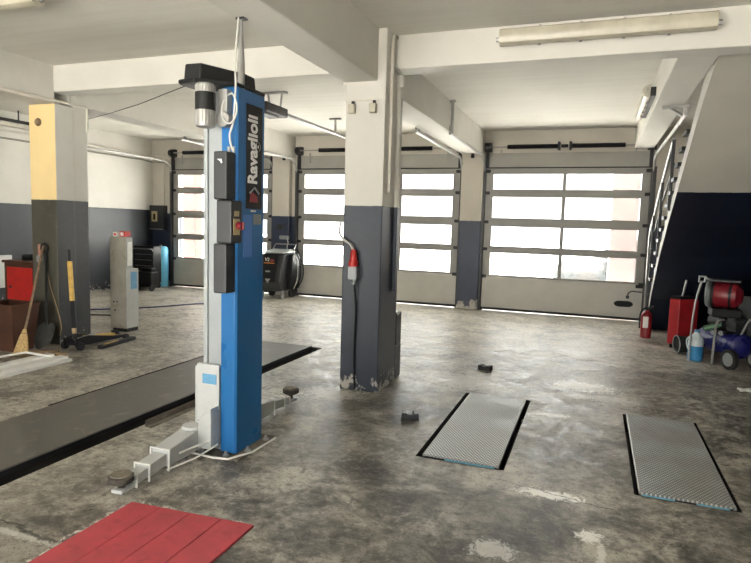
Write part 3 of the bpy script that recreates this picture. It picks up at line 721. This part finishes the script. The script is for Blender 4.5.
b = MB(); b.box(-9.42, -9.06, 10.40, 10.64, .10, .42); b.box(-9.40, -9.10, 10.45, 10.60, .42, .50); part('body', b, BLK, R, .02)
for xx in (-9.42, -9.04):
    b = MB(); b.torus((xx, 10.40, .075), .055, .022, 'x', 20, 8); b.cyl((xx-.015, 10.40, .075), (xx+.015, 10.40, .075), .045); part('wheel', b, RUB, R, smooth=True)
R = thing('blue_drum', 'sky blue drum with rounded top standing left of the left door', 'drum', (-9.545, 11.28, 0))
b = MB(); b.lathe([(.16, .0), (.17, .02), (.172, .05), (.172, .86), (.16, .91), (.12, .945), (.0, .95)], (-9.545, 11.28, 0), seg=28); part('shell', b, CYAN, R, smooth=True)
b = MB(); b.cyl((-9.545, 11.28, .945), (-9.545, 11.28, .98), .03); part('valve', b, GALV, R)
b = MB(); b.box(-9.56, -9.46, 11.105, 11.115, .58, .64); part('label_sticker', b, BLK, R)
# workshop air conditioning service machine
R = thing('service_machine', 'dark wheeled service machine with sloping front standing between left and middle doors', 'service machine', (-6.2, 11.1, 0))
b = MB(); b.prism([(10.72, .16), (10.66, .35), (10.70, .62), (10.80, .93), (11.28, .97), (11.30, .16)], 'x', -6.52, -6.0); part('body', b, CHAR, R, .03)
b = MB(); b.prism([(10.745, .945), (10.77, .975), (11.26, 1.02), (11.30, .96)], 'x', -6.50, -5.98); part('top_tray', b, PLABEL, R, .012)
b = MB(); b.prism([(10.652, .35), (10.692, .63), (10.785, .92), (10.80, .92), (10.72, .62), (10.68, .34)], 'x', -6.46, -6.14); face = part('front_panel', b, BLK, R, .01)
b = MB(); b.prism([(-6.36, .42), (-6.24, .42), (-6.30, .33)], 'y', 10.645, 10.67); part('badge', b, GALV, R)
tilt = math.atan2(.29, .093)
Mx = Matrix.Translation((-6.42, 10.725, .76)) @ Matrix.Rotation(tilt, 4, 'X')
text_mesh('lettering', 'V2', .10, WHT, face, Mx, .002)
Mx = Matrix.Translation((-6.28, 10.725, .76)) @ Matrix.Rotation(tilt, 4, 'X')
b = MB(); b.box(-6.27, -6.20, 10.712, 10.73, .77, .82); part('red_mark', b, REDP, R)
b = MB(); b.box(-6.42, -6.18, 10.702, 10.72, .735, .748); part('orange_line', b, ORNG, R)
b = MB(); b.box(-6.36, -6.26, 10.665, 10.69, .555, .585); part('display', b, PLABEL, R)
for xx in (-6.50, -6.02):
    b = MB(); b.cyl((xx-.03, 11.18, .10), (xx+.03, 11.18, .10), .10, seg=20); part('wheel', b, RUB, R, smooth=True)
    b = MB(); b.cyl((xx-.02, 10.76, .06), (xx+.02, 10.76, .06), .06, seg=16); b.box(xx-.03, xx+.03, 10.73, 10.80, .08, .18); part('castor', b, GALV, R, smooth=True)
b = MB(); b.prism([(10.9, .2), (11.0, .93), (11.30, .93), (11.30, .2)], 'x', -6.0, -5.90); part('hose_bay', b, BLK, R, .01)
for k in range(3):
    b = MB(); b.tube(curve([(-5.97+k*.02, 10.95+k*.1, 1.02), (-5.86, 10.95+k*.1, .98), (-5.78+k*.02, 10.98+k*.08, .7), (-5.80+k*.02, 11.0+k*.08, .4), (-5.90, 11.05+k*.05, .2)]), .012, 8); part('hose', b, (TUBEW, BLK, BLK)[k], R, smooth=True)
b = MB(); b.tube([(-6.50, 11.2, 1.0), (-6.50, 11.32, 1.12), (-6.0, 11.32, 1.12), (-6.0, 11.2, 1.0)], .014, 8); part('push_bar', b, GALV, R, smooth=True)
R = thing('wall_socket', 'grey wall socket with hanging cable on the pillar above the service machine', 'socket', (-6.36, 11.4, 1.2))
b = MB(); b.box(-6.50, -6.36, 11.35, 11.41, 1.42, 1.55); part('case', b, CHAR, R, .008)
b = MB(); b.box(-6.42, -6.22, 11.32, 11.41, 1.22, 1.30); part('plug_case', b, PLABEL, R, .01)
b = MB(); b.tube(curve([(-6.24, 11.34, 1.24), (-6.20, 11.32, 1.16), (-6.22, 11.32, 1.08), (-6.21, 11.30, 1.025)]), .01, 8); part('cable', b, TUBEW, R, smooth=True)
# old grey cabinet
R = thing('control_cabinet', 'tall narrow old grey metal cabinet standing right of the left column', 'cabinet', (-6.2, 6.7, 0))
b = MB(); b.box(-6.33, -6.06, 6.46, 6.70, .05, .885); part('lower_body', b, CABS, R, .008)
b = MB(); b.box(-6.335, -6.055, 6.452, 6.46, .05, 1.33); part('front_door', b, CAB, R, .004)
b = MB(); b.box(-6.325, -6.065, 6.46, 6.60, .885, 1.325); part('upper_body', b, CABS, R, .01)
b = MB(); b.box(-6.32, -6.07, 6.48, 6.69, 0, .05); part('plinth', b, DARK, R)
b = MB(); b.box(-6.06, -6.054, 6.55, 6.66, .60, .84); part('blue_panel', b, BLUEP, R)
b = MB(); b.box(-6.066, -6.05, 6.49, 6.57, .93, 1.26); part('grille', b, WHT, R, .004)
for xx, zz in ((-6.27, .42), (-6.21, .42), (-6.25, .30)):
    b = MB(); b.cyl((xx, 6.445, zz), (xx, 6.455, zz), .012, seg=10); part('button', b, BLK, R)
for x0, x1, m, h, lab in ((-6.30, -6.22, WHT, .06, 'small white box on top of the grey cabinet'), (-6.18, -6.09, RED, .075, 'small red box on top of the grey cabinet')):
    R = thing('small_box', lab, 'box', ((x0+x1)/2, 6.53, 1.33), 'boxes on the grey cabinet')
    b = MB(); b.box(x0, x1, 6.475, 6.585, 1.33, 1.33+h); part('carton', b, m, R, .003)
    b = MB(); b.box(x0+.02, x1-.02, 6.472, 6.476, 1.345, 1.33+h-.015); part('label_patch', b, RED if m is WHT else WHT, R)
b = MB(); b.tube(curve([(-8.8, 7.4, .012), (-8.0, 7.75, .012), (-7.35, 8.5, .012), (-7.0, 9.2, .012), (-6.6, 9.5, .012)]), .011, 8)
tag(part('air_hose', b, TANKB, None, smooth=True), 'thin dark blue hose on the floor behind the grey cabinet', 'hose')
b = MB(); b.tube(curve([(-8.6, 6.9, .01), (-8.0, 7.1, .01), (-7.4, 7.4, .01), (-6.9, 7.5, .01)]), .012, 8)
tag(part('air_hose', b, BLK, None, smooth=True), 'black hose on the floor between the left column and the grey cabinet', 'hose')
# brown bin
R = thing('waste_bin', 'rusty brown open metal bin standing in front of the left column', 'bin', (-6.36, 5.0, 0))
b = MB(); x0, x1, y0, y1, H = -6.70, -6.19, 4.84, 5.20, .55
def ring(x0, x1, y0, y1, z): return [b.b.verts.new(p) for p in ((x0, y0, z), (x1, y0, z), (x1, y1, z), (x0, y1, z))]
r0 = ring(x0+.06, x1-.06, y0+.05, y1-.05, 0); r1 = ring(x0, x1, y0, y1, H); r2 = ring(x0+.012, x1-.012, y0+.012, y1-.012, H); r3 = ring(x0+.07, x1-.07, y0+.06, y1-.06, .02)
b.b.faces.new(r0[::-1]); b.b.faces.new(r3)
for A, B in ((r0, r1), (r1, r2), (r2, r3)):
    for i in range(4): b.b.faces.new((A[i], A[(i+1) % 4], B[(i+1) % 4], B[i]))
part('shell', b, BRN, R)
b = MB(); b.tube([(x0, y0, H), (x1, y0, H), (x1, y1, H), (x0, y1, H), (x0, y0, H)], .012, 8); part('rim', b, BRN, R)
# red cabinet with tools on it
R = thing('red_cabinet', 'red fronted low cabinet with dark frame behind the brown bin', 'cabinet', (-8.1, 6.8, 0))
b = MB(); b.box(-8.45, -7.82, 6.5, 7.05, .06, .86); b.box(-8.48, -7.80, 6.48, 7.06, .86, .90); part('body', b, BRN, R, .008)
b = MB(); b.box(-8.38, -7.86, 6.485, 6.50, .10, .80); part('door', b, RED, R, .006)
b = MB(); b.cyl((-8.30, 6.47, .5), (-8.30, 6.49, .5), .02); part('knob', b, DARK, R)
for xx in (-8.40, -7.87):
    b = MB(); b.box(xx-.03, xx+.03, 6.53, 6.6, 0, .06); part('foot', b, DARK, R)
R = thing('power_drill', 'black power tool lying on top of the red cabinet', 'power tool', (-8.0, 6.7, .90))
b = MB(); b.tube([(-8.18, 6.62, .95), (-7.94, 6.66, .96)], .045, 14); b.tube([(-7.94, 6.66, .96), (-7.84, 6.68, .965)], .022, 12, .012); part('body', b, BLK, R, smooth=True)
b = MB(); b.tube([(-8.12, 6.62, .95), (-8.16, 6.76, .925)], .025, 10); b.box(-8.21, -8.11, 6.74, 6.82, .901, .945); part('grip', b, CHAR, R, smooth=True)
R = thing('hand_grinder', 'dark angle grinder heaped beside the power tool on the red cabinet', 'power tool', (-8.25, 6.9, .90))
b = MB(); b.tube([(-8.36, 6.90, .94), (-8.08, 6.95, .955)], .036, 12); b.cyl((-8.05, 6.95, .905), (-8.05, 6.95, .98), .04); part('body', b, CHAR, R, smooth=True)
b = MB(); b.cyl((-8.05, 6.95, .9005), (-8.05, 6.95, .906), .065, seg=24); part('disc', b, GALV, R)
b = MB(); b.cyl((-8.06, 6.95, .96), (-7.99, 6.99, 1.06), .014, seg=10); part('side_grip', b, BLK, R)
# flat radiator on the wall
R = thing('radiator', 'white flat radiator low on the left wall, behind the red cabinet', 'radiator', (-9.93, 7.3, .28))
b = MB(); b.box(-9.97, -9.89, 6.7, 7.77, .28, .86); part('panel', b, WHT, R, .01)
for yy in (6.9, 7.6):
    b = MB(); b.box(-9.998, -9.96, yy-.02, yy+.02, .35, .80); part('wall_bracket', b, WHT, R)
b = MB(); b.tube([(-9.93, 6.74, .29), (-9.93, 6.74, .02)], .012, 8); part('pipe', b, WHT, R)

# broom, shovel, jack handle
R = thing('broom', 'straw broom with dark wooden handle leaning on the left column beside the bin', 'broom', (-6.02, 4.92, 0))
b = MB(); b.tube([(-6.075, 4.90, .26), (-6.34, 5.405, 1.24)], .014, 10); part('handle', b, WOOD, R, smooth=True)
b = MB(); rings = []
prof = [(.0, .018, .018), (.03, .025, .022), (.09, .045, .030), (.16, .06, .034), (.30, .085, .045)]
ax = Vector((-.28, .445, .95)).normalized(); o0 = Vector((-6.075, 4.90, .285))
sx = Vector((1, .3, 0)); sx = (sx-ax*sx.dot(ax)).normalized(); sy = ax.cross(sx)
for d, ra, rb in prof:
    rings.append([b.b.verts.new(o0-ax*d+sx*ra*math.cos(2*PI*k/20)*(1+.06*(k % 2))+sy*rb*math.sin(2*PI*k/20)*(1+.06*(k % 2))) for k in range(20)])
for A, B in zip(rings, rings[1:]):
    for k in range(20): b.b.faces.new((A[k], A[(k+1) % 20], B[(k+1) % 20], B[k]))
b.b.faces.new(rings[0]); b.b.faces.new(rings[-1][::-1])
part('bristles', b, STRAW, R)
b = MB(); b.tube([o0-ax*.055+sx*.036*math.cos(2*PI*k/16)+sy*.028*math.sin(2*PI*k/16) for k in range(17)], .004, 6); part('binding', b, WOOD, R)
R = thing('shovel', 'dark steel shovel standing blade down against the left column', 'shovel', (-6.05, 5.18, 0))
b = MB(); b.tube([(-6.16, 5.26, .26), (-6.30, 5.40, 1.16)], .016, 10); part('handle', b, BLK, R, smooth=True)
b = MB(); b.torus((-6.31, 5.39, 1.20), .05, .016, 'y', 20, 8); part('grip', b, BLK, R, smooth=True)
b = MB()
rows = []
for d, w in ((0, .05), (.05, .11), (.12, .125), (.22, .115), (.28, .06)):
    c = Vector((-6.14, 5.24, .28))+Vector((.02, -.14, -.27))*(d/.28)
    rows.append([c+Vector((.95*u*w, .2*u*w, 0))+Vector((0, .03*(u*u), .03*u*u)) for u in (-1, -.5, 0, .5, 1)])
for q in (0, .006):
    rr = [[b.b.verts.new(p+Vector((0, q, 0))) for p in r] for r in rows]
    for A, B in zip(rr, rr[1:]):
        for k in range(4): b.b.faces.new((A[k], A[k+1], B[k+1], B[k]))
part('blade', b, mat('shovel_steel', (.075, .08, .075), .42, .5, .2), R, smooth=True)
R = thing('hand_brush', 'small brush with worn red handle hanging beside the shovel grip', 'brush', (-6.40, 5.41, 1.1))
b = MB(); b.box(-6.435, -6.395, 5.395, 5.425, 1.10, 1.24); part('handle', b, mat('worn_red_grip', (.5, .22, .17), .6, 0, .2), R, .01)
b = MB(); b.box(-6.445, -6.375, 5.385, 5.428, 1.02, 1.10); part('bristles', b, PLABEL, R, .004)
b = MB(); b.tube(curve([(-6.34, 5.42, 1.05), (-6.26, 5.41, .75), (-6.14, 5.405, .45), (-6.08, 5.40, .25), (-6.06, 5.36, .14)]), .005, 6)
tag(part('cord', b, PALEW, None, smooth=True), 'thin pale cord hanging down the left column to the jack', 'cord')
J = thing('floor_jack', 'black trolley jack with upright yellow and black handle at the left column', 'jack', (-5.8, 5.6, 0))
jp = [(5.26, .05), (5.26, .14), (5.46, .16), (5.85, .09), (6.08, .07), (6.08, .04)]
b = MB(); b.prism(jp, 'x', -5.90, -5.885); b.prism(jp, 'x', -5.715, -5.70)
b.box(-5.89, -5.71, 5.28, 5.44, .06, .10); b.box(-5.89, -5.71, 5.95, 6.07, .045, .065); part('frame', b, BLK, J, .004)
b = MB(); b.prism([(5.38, .10), (5.5, .14), (6.0, .10), (6.0, .07), (5.5, .09)], 'x', -5.835, -5.765); part('lifting_arm', b, YELG, J, .004)
b = MB(); b.cyl((-5.80, 5.98, .085), (-5.80, 5.98, .13), .05); part('saddle', b, DARK, J)
b = MB(); b.cyl((-5.80, 5.36, .09), (-5.80, 5.62, .11), .04, seg=16); part('ram', b, GALV, J, smooth=True)
for xx, yy, rr in ((-5.92, 5.31, .05), (-5.68, 5.31, .05), (-5.91, 6.05, .042), (-5.69, 6.05, .042)):
    b = MB(); b.cyl((xx-.018, yy, rr), (xx+.018, yy, rr), rr, seg=18); part('wheel', b, DARK, J, smooth=True)
h0, h1 = Vector((-5.80, 5.34, .12)), Vector((-5.94, 5.41, 1.19))
def hp(t): return h0+(h1-h0)*t
b = MB(); b.tube([hp(.0), hp(1)], .026, 12, .016); part('handle', b, BLK, J, smooth=True)
b = MB(); b.tube([hp(.065), hp(.125)], .027, 12); part('handle_socket', b, PALEW, J, smooth=True)
b = MB(); b.tube([hp(.43), hp(.87)], .029, 12); part('grip', b, YELG, J, smooth=True)
R = thing('jack_beam', 'dark flat bar with yellow stripe lying beside the black trolley jack', 'bar', (-5.6, 5.9, 0))
b = MB(); b.box(-5.62, -5.55, 5.47, 6.12, 0, .045, ('Z', .12)); part('bar', b, BLK, R, .006)
b = MB(); b.box(-5.60, -5.57, 5.55, 5.80, .045, .05, ('Z', .12), (-5.585, 5.795, .04)); part('stripe', b, YELG, R)
for x0, y0, a, ln, lab in ((-6.12, 4.98, .5, .34, 'shorter pale wooden offcut on the floor below the shovel'), (-5.86, 4.95, .35, .26, 'pale wooden offcut on the floor in front of the jack')):
    b = MB(); b.box(x0, x0+ln, y0, y0+.08, .0, .025, ('Z', a)); tag(part('wood_offcut', b, PALEW, None, .003, loc=(x0, y0, 0)), lab, 'plank', 'wooden offcuts')
R = thing('aluminium_panel', 'long ribbed white aluminium panel lying on the floor at the left edge', 'panel', (-5.5, 3.6, 0))
b = MB(); b.prism([(-5.78, .0), (-5.34, .0), (-5.34, .03), (-5.40, .03), (-5.41, .05), (-5.52, .05), (-5.53, .03), (-5.60, .03), (-5.61, .055), (-5.72, .055), (-5.73, .03), (-5.78, .03)], 'y', 2.2, 4.88); part('sheet', b, mat('panel_aluminium', (.74, .74, .72), .4, .3, .06), R, .003)
b = MB(); b.tube([(-5.76, 3.9, .05), (-5.80, 4.35, .10), (-5.72, 4.62, .11), (-5.50, 4.75, .06)], .012, 8); part('wire_handle', b, WHT, R, smooth=True)

# ------------------------------------------------------------------ under the stairs
R = thing('fire_extinguisher', 'red fire extinguisher standing at the foot of the stairs beside the right door', 'fire extinguisher', (.84, 9.78, 0))
cx, cy = .80, 9.80
b = MB(); b.lathe([(.07, 0), (.078, .01), (.078, .33), (.068, .375), (.035, .405), (.025, .42)], (cx, cy, 0), seg=24); part('cylinder', b, mat('extinguisher_red', (.26, .012, .016), .35, 0, .08), R, smooth=True)
b = MB(); b.prism([(cx-.055, .16), (cx+.02, .16), (cx+.02, .33), (cx-.055, .33)], 'y', cy-.081, cy-.060); part('label_sticker', b, WHT, R)
b = MB(); b.cyl((cx, cy, .42), (cx, cy, .46), .022); b.prism([(cx-.03, .455), (cx+.09, .48), (cx+.09, .49), (cx-.03, .47)], 'y', cy-.012, cy+.012); b.prism([(cx-.03, .43), (cx+.08, .44), (cx+.08, .45), (cx-.03, .445)], 'y', cy-.012, cy+.012); part('valve', b, BLK, R)
b = MB(); b.tube(curve([(cx-.02, cy-.01, .45), (cx-.075, cy-.03, .42), (cx-.098, cy-.02, .3), (cx-.09, cy-.02, .14)]), .011, 8); part('hose', b, BLK, R, smooth=True)
R = thing('parts_washer', 'upright red metal box standing under the stairs', 'box', (1.2, 9.5, 0))
b = MB(); b.prism([(1.02, 9.12), (1.14, 9.03), (1.40, 9.22), (1.27, 9.42)], 'z', .06, .69); part('body', b, RBOX, R, .012)
b = MB(); b.prism([(1.03, 9.13), (1.14, 9.05), (1.38, 9.22), (1.27, 9.40)], 'z', .69, .73); part('lid', b, BLK, R, .008)
b = MB(); b.prism([(1.06, 9.14), (1.14, 9.07), (1.35, 9.22), (1.27, 9.37)], 'z', 0, .06); part('plinth', b, BLK, R)
b = MB(); b.tube([(1.19, 9.2, .73), (1.22, 9.2, .95)], .014, 8); part('lever', b, GALV, R, smooth=True)
R = thing('bucket', 'black bucket with pale rim lying on its side in front of the red box', 'bucket', (1.22, 8.8, 0))
bd = Vector((.85, .25, .02)).normalized(); bo = Vector((1.10, 8.76, .118)); Rb = Vector((0, 0, 1)).rotation_difference(bd).to_matrix()
b = MB(); b.lathe([(.0, .03), (.10, .03), (.112, .0), (.116, .0), (.095, .24), (.0, .24)], (0, 0, 0), seg=26)
for v in b.b.verts: v.co = Rb @ v.co+bo
part('shell', b, RUB, R, smooth=True)
b = MB(); b.torus((0, 0, 0), .113, .006, 'z', 28, 6)
for v in b.b.verts: v.co = Rb @ v.co+bo
part('rim', b, PLABEL, R, smooth=True)
R = thing('water_jug', 'clear plastic jug half full of blue fluid on the floor under the stairs', 'jug', (1.27, 8.35, 0))
b = MB(); b.lathe([(.075, 0), (.088, .015), (.088, .19)], (1.27, 8.35, 0), seg=22); part('fluid', b, CLRB, R, smooth=True)
b = MB(); b.lathe([(.0885, .19), (.0885, .25), (.075, .30), (.04, .335), (.025, .36)], (1.27, 8.35, 0), seg=22); part('shell', b, PLAS, R, smooth=True)
b = MB(); b.cyl((1.27, 8.35, .36), (1.27, 8.35, .39), .03); part('cap', b, BLUEP, R)
b = MB(); b.tube(curve([(1.20, 8.33, .31), (1.16, 8.32, .26), (1.17, 8.32, .18), (1.19, 8.32, .14)]), .010, 8); part('handle', b, PLAS, R, smooth=True)
# compressor
K = thing('air_compressor', 'air compressor with dark blue tank and grey wheel under the stairs at right', 'compressor', (1.6, 8.3, 0))
ax0, ax1 = Vector((1.42, 8.62, .27)), Vector((1.72, 8.06, .27)); d = (ax1-ax0).normalized()
b = MB(); b.tube([ax0-d*.05, ax0-d*.02, ax0, ax1, ax1+d*.02, ax1+d*.05], .145, 26)
b2 = [.06, .12, .145, .145, .12, .06]
vs = list(b.b.verts); 
for i, q in enumerate(b2):
    cpt = [ax0-d*.05, ax0-d*.02, ax0, ax1, ax1+d*.02, ax1+d*.05][i]
    for v in vs[i*26:(i+1)*26]: v.co = cpt+(v.co-cpt)*(q/.145)
part('tank', b, TANKB, K, smooth=True)
sd = d.cross(Vector((0, 0, 1))).normalized()
for q in (-1, 1):
    c = ax1+sd*q*.17+d*.02
    b = MB(); b.tube([c-sd*.025, c+sd*.025], .12, 24); w = part('wheel', b, RUB, K, smooth=True)
    for v in w.data.vertices: v.co.z += .12-.27
    b = MB(); b.tube([c-sd*.03, c+sd*.03], .082, 24); w2 = part('wheel_rim', b, PLABEL, w, smooth=True)
    for v in w2.data.vertices: v.co.z += .12-.27
for q in (-.09, .09):
    b = MB(); b.tube([ax0+d*.05+sd*q-Vector((0, 0, .08)), ax0+d*.05+sd*q-Vector((0, 0, .27))], .015, 8); part('leg', b, BLK, K)
b = MB(); pm = (ax0+ax1)/2; b.box(pm.x-.14, pm.x+.14, pm.y-.2, pm.y+.2, .40, .43, ('Z', .49)); b.tube([pm+Vector((-.10, .17, .24)), pm+Vector((.02, -.06, .24))], .085, 18); part('motor', b, BLK, K, smooth=True)
b = MB(); b.box(pm.x+.03, pm.x+.17, pm.y-.22, pm.y-.06, .43, .60, ('Z', .49))
for k in range(5): b.box(pm.x+.015, pm.x+.185, pm.y-.235, pm.y-.045, .46+k*.028, .468+k*.028, ('Z', .49))
part('pump_head', b, CHAR, K)
b = MB(); b.tube(curve([pm+Vector((-.05, -.18, .30)), pm+Vector((-.12, -.22, .28)), pm+Vector((-.14, -.22, .10)), pm+Vector((-.145, -.22, -.255))]), .014, 8); part('drain_pipe', b, GALV, K, smooth=True)
b = MB(); b.tube(curve([ax1+Vector((-.02, .02, .14)), ax1+Vector((.04, -.05, .33)), ax1+Vector((.10, -.08, .30)), ax1+Vector((.12, -.08, .14))]), .013, 8); part('push_handle', b, GALV, K, smooth=True)
for q in (-.06, .03):
    b = MB(); b.lathe([(.03, 0), (.03, .02)], (pm.x+q-.1, pm.y-.2, .40), 'y', 12); part('gauge', b, PLABEL, K)
b = MB(); b.tube([(1.30, 8.20, .20+.03), (1.33, 8.22, .26), (1.44, 8.30, .33)], .035, 12)
b.lathe([(.04, 0), (.04, .22), (.015, .26), (.015, .29)], (0, 0, 0), 'z', 14)
b.b.free(); b = MB(); q0, q1 = Vector((1.33, 8.22, .435)), Vector((1.50, 8.16, .50))
b.tube([q0, q0+(q1-q0)*.7, q0+(q1-q0)*.85, q1], .036, 14, .016)
tag(part('spray_bottle', b, GREEN, None, smooth=True, loc=(1.4, 8.2, .42)), 'green plastic bottle lying on the compressor tank under the stairs', 'bottle')
# red machine lying on top, with its tube down to the floor
W = thing('red_machine', 'dark red rounded machine with black strap lying on the air compressor under the stairs', 'machine', (1.55, 8.3, .62))
b = MB(); c0 = Vector((1.37, 8.33, .86)); dd = Vector((.36, -.12, .0)).normalized()
b.lathe([(.06, -.02), (.13, .0), (.16, .05), (.165, .22), (.15, .30), (.08, .36), (.0, .37)], (0, 0, 0), 'x', 26)
R3 = Vector((1, 0, 0)).rotation_difference(dd).to_matrix()
for v in b.b.verts: v.co = R3 @ v.co+c0
part('housing', b, DRED, W, smooth=True)
for sq in (.05, .24):
    b = MB(); b.lathe([(.170, sq-.015), (.170, sq+.015)], (0, 0, 0), 'x', 26)
    for v in b.b.verts: v.co = R3 @ v.co+c0
    part('strap', b, BLK, W, smooth=True)
b = MB(); b.lathe([(.145, -.03), (.168, -.01), (.168, .03)], (0, 0, 0), 'x', 26)
for v in b.b.verts: v.co = R3 @ v.co+c0
part('grey_collar', b, GREYP, W, smooth=True)
b = MB(); b.box(1.34, 1.70, 8.16, 8.34, 1.02, 1.05, ('Z', -.32)); part('top_plate', b, CHAR, W, .01)
b = MB(); b.box(1.38, 1.70, 8.12, 8.4, .60, .695); part('cradle', b, BLK, W, .01)
b = MB(); b.torus((1.26, 8.20, 1.045), .045, .016, 'y', 4, 8); b.turn('Y', PI/4, (1.26, 8.20, 1.045)); b.tube([(1.29, 8.20, 1.06), (1.40, 8.24, 1.035)], .015, 8); part('frame_end', b, PLABEL, W)
b = MB(); b.tube(curve([(1.255, 8.20, 1.01), (1.22, 8.19, .86), (1.215, 8.19, .82), (1.20, 8.19, .70), (1.185, 8.19, .45), (1.18, 8.2, .02)]), .012, 8); part('tube', b, GALV, W, smooth=True)
b = MB(); b.box(1.78, 2.20, 8.88, 8.92, 0, .80); tag(part('grey_board', b, GREYP, None, .004, loc=(1.99, 8.9, 0)), 'plain grey board standing upright at the right edge behind the red machine', 'board')
R = thing('hose_nozzle', 'small white fitting lying on the floor at the right edge of the photo', 'fitting', (1.53, 6.9, 0))
b = MB(); b.tube([(1.48, 6.86, .02), (1.60, 6.95, .02)], .016, 10); part('barrel', b, WHT, R, smooth=True)
b = MB(); b.tube([(1.47, 6.95, .015), (1.60, 6.86, .015)], .012, 10); part('cross_pipe', b, WHT, R, smooth=True)

# ------------------------------------------------------------------ yard outside
b = MB(); b.box(-40, 40, YB+.3, 70, -.06, -.02); b.box(-40, 40, -40, YF-.2, -.06, -.02)
struct('yard_ground', b, GROUND)
for x0, x1, y, lab in ((-10.26, -9.88, 13.0, 'pale red pier outside, seen through the left end of the left door'), (.27, .78, 13.0, 'pale red pier outside, seen through the right end of the right door')):
    b = MB(); b.box(x0, x1, y, y+.3, -.02, 3.4); b.box(x0-.04, x1+.04, y-.04, y+.34, 3.4, 3.5)
    tag(part('gate_pier', b, PINK if x0 > 0 else mat('redder_pier', (.16, .08, .07), .8, 0, .05), None, .01, loc=((x0+x1)/2, y, -.02)), lab, 'pier', 'red piers in the yard')
def car(x, y, lab, s=1):
    R = thing('car', lab, 'car', (x, y, -.02))
    w = .85
    b = MB(); b.prism([(x-2.1, .25), (x-2.12, .62), (x-1.95, .80), (x-1.15, .92), (x+1.5, .92), (x+2.0, .82), (x+2.1, .55), (x+2.05, .25)], 'y', y-w, y+w); part('body', b, CARW, R, .06)
    b = MB(); b.prism([(x-1.2, .90), (x-.55, 1.42), (x+.75, 1.45), (x+1.5, .90)], 'y', y-w+.10, y+w-.10); part('roof', b, CARW, R, .05)
    b = MB(); b.prism([(x-.98, .95), (x-.48, 1.36), (x+.05, 1.38), (x+.05, .95)], 'y', y-w+.085, y+w-.085); b.prism([(x+.13, .95), (x+.13, 1.38), (x+.70, 1.38), (x+1.25, .95)], 'y', y-w+.085, y+w-.085); part('window', b, CARG, R)
    for xx in (x-1.3, x+1.25):
        for yy in (y-w+.08, y+w-.08):
            b = MB(); b.cyl((xx, yy-.1, .29), (xx, yy+.1, .29), .31, seg=22); part('wheel', b, RUB, R, smooth=True)
car(1.15, 16.4, 'pale parked car outside, seen through the right door windows')

# ------------------------------------------------------------------ light
w = bpy.data.worlds.new('overcast_sky'); scn.world = w; w.use_nodes = True
t = w.node_tree; t.nodes.clear()
bg = t.nodes.new('ShaderNodeBackground'); wo = t.nodes.new('ShaderNodeOutputWorld')
bg.inputs[0].default_value = (1.0, .99, .95, 1); bg.inputs[1].default_value = 1.0
t.links.new(bg.outputs[0], wo.inputs[0])
def portal(name, loc, rot, sx, sy):
    l = bpy.data.lights.new(name, 'AREA'); l.shape = 'RECTANGLE'; l.size = sx; l.size_y = sy
    l.cycles.is_portal = True
    o = bpy.data.objects.new(name, l); COL.objects.link(o); o.location = loc; o.rotation_euler = rot
for x0, x1 in OPEN: portal('door_daylight', ((x0+x1)/2, YB+.31, DT/2), (-PI/2, 0, 0), x1-x0, DT)
portal('gateway_daylight', (-2.8, YF-.21, 1.25), (PI/2, 0, 0), 6.2, 2.5)

sl = bpy.data.lights.new('sun', 'SUN'); sl.energy = 13; sl.angle = math.radians(2); sl.color = (1, .96, .9)
so = bpy.data.objects.new('sun', sl); COL.objects.link(so); so.location = (-15, 20, 12)
so.rotation_euler = Vector((1, .12, -1.1)).to_track_quat('-Z', 'Y').to_euler()
# ------------------------------------------------------------------ camera (solved from the vanishing points of the hall)
F, yaw, pitch, roll = 592.06, math.radians(20.216), math.radians(5.51), math.radians(1.642)
fw = Vector((-math.sin(yaw)*math.cos(pitch), math.cos(yaw)*math.cos(pitch), -math.sin(pitch)))
rt = Vector((math.cos(yaw), math.sin(yaw), 0)); up = rt.cross(fw)
r = rt*math.cos(roll)+up*math.sin(roll); u = -rt*math.sin(roll)+up*math.cos(roll)
cd = bpy.data.cameras.new('camera'); cd.sensor_width = 36; cd.lens = F/751*36; cd.clip_start = .05
co = bpy.data.objects.new('camera', cd); COL.objects.link(co)
m = Matrix.Identity(4)
m.col[0] = (*r, 0); m.col[1] = (*u, 0); m.col[2] = (*(-fw), 0); m.col[3] = (0, 0, 1.6, 1)
co.matrix_world = m
scn.camera = co
scn.view_settings.view_transform = 'Standard'; scn.view_settings.look = 'None'
scn.view_settings.exposure = 3.15; scn.view_settings.gamma = 1
scn.view_settings.use_curve_mapping = False
scn.cycles.max_bounces = 12; scn.cycles.diffuse_bounces = 8; scn.cycles.transparent_max_bounces = 16
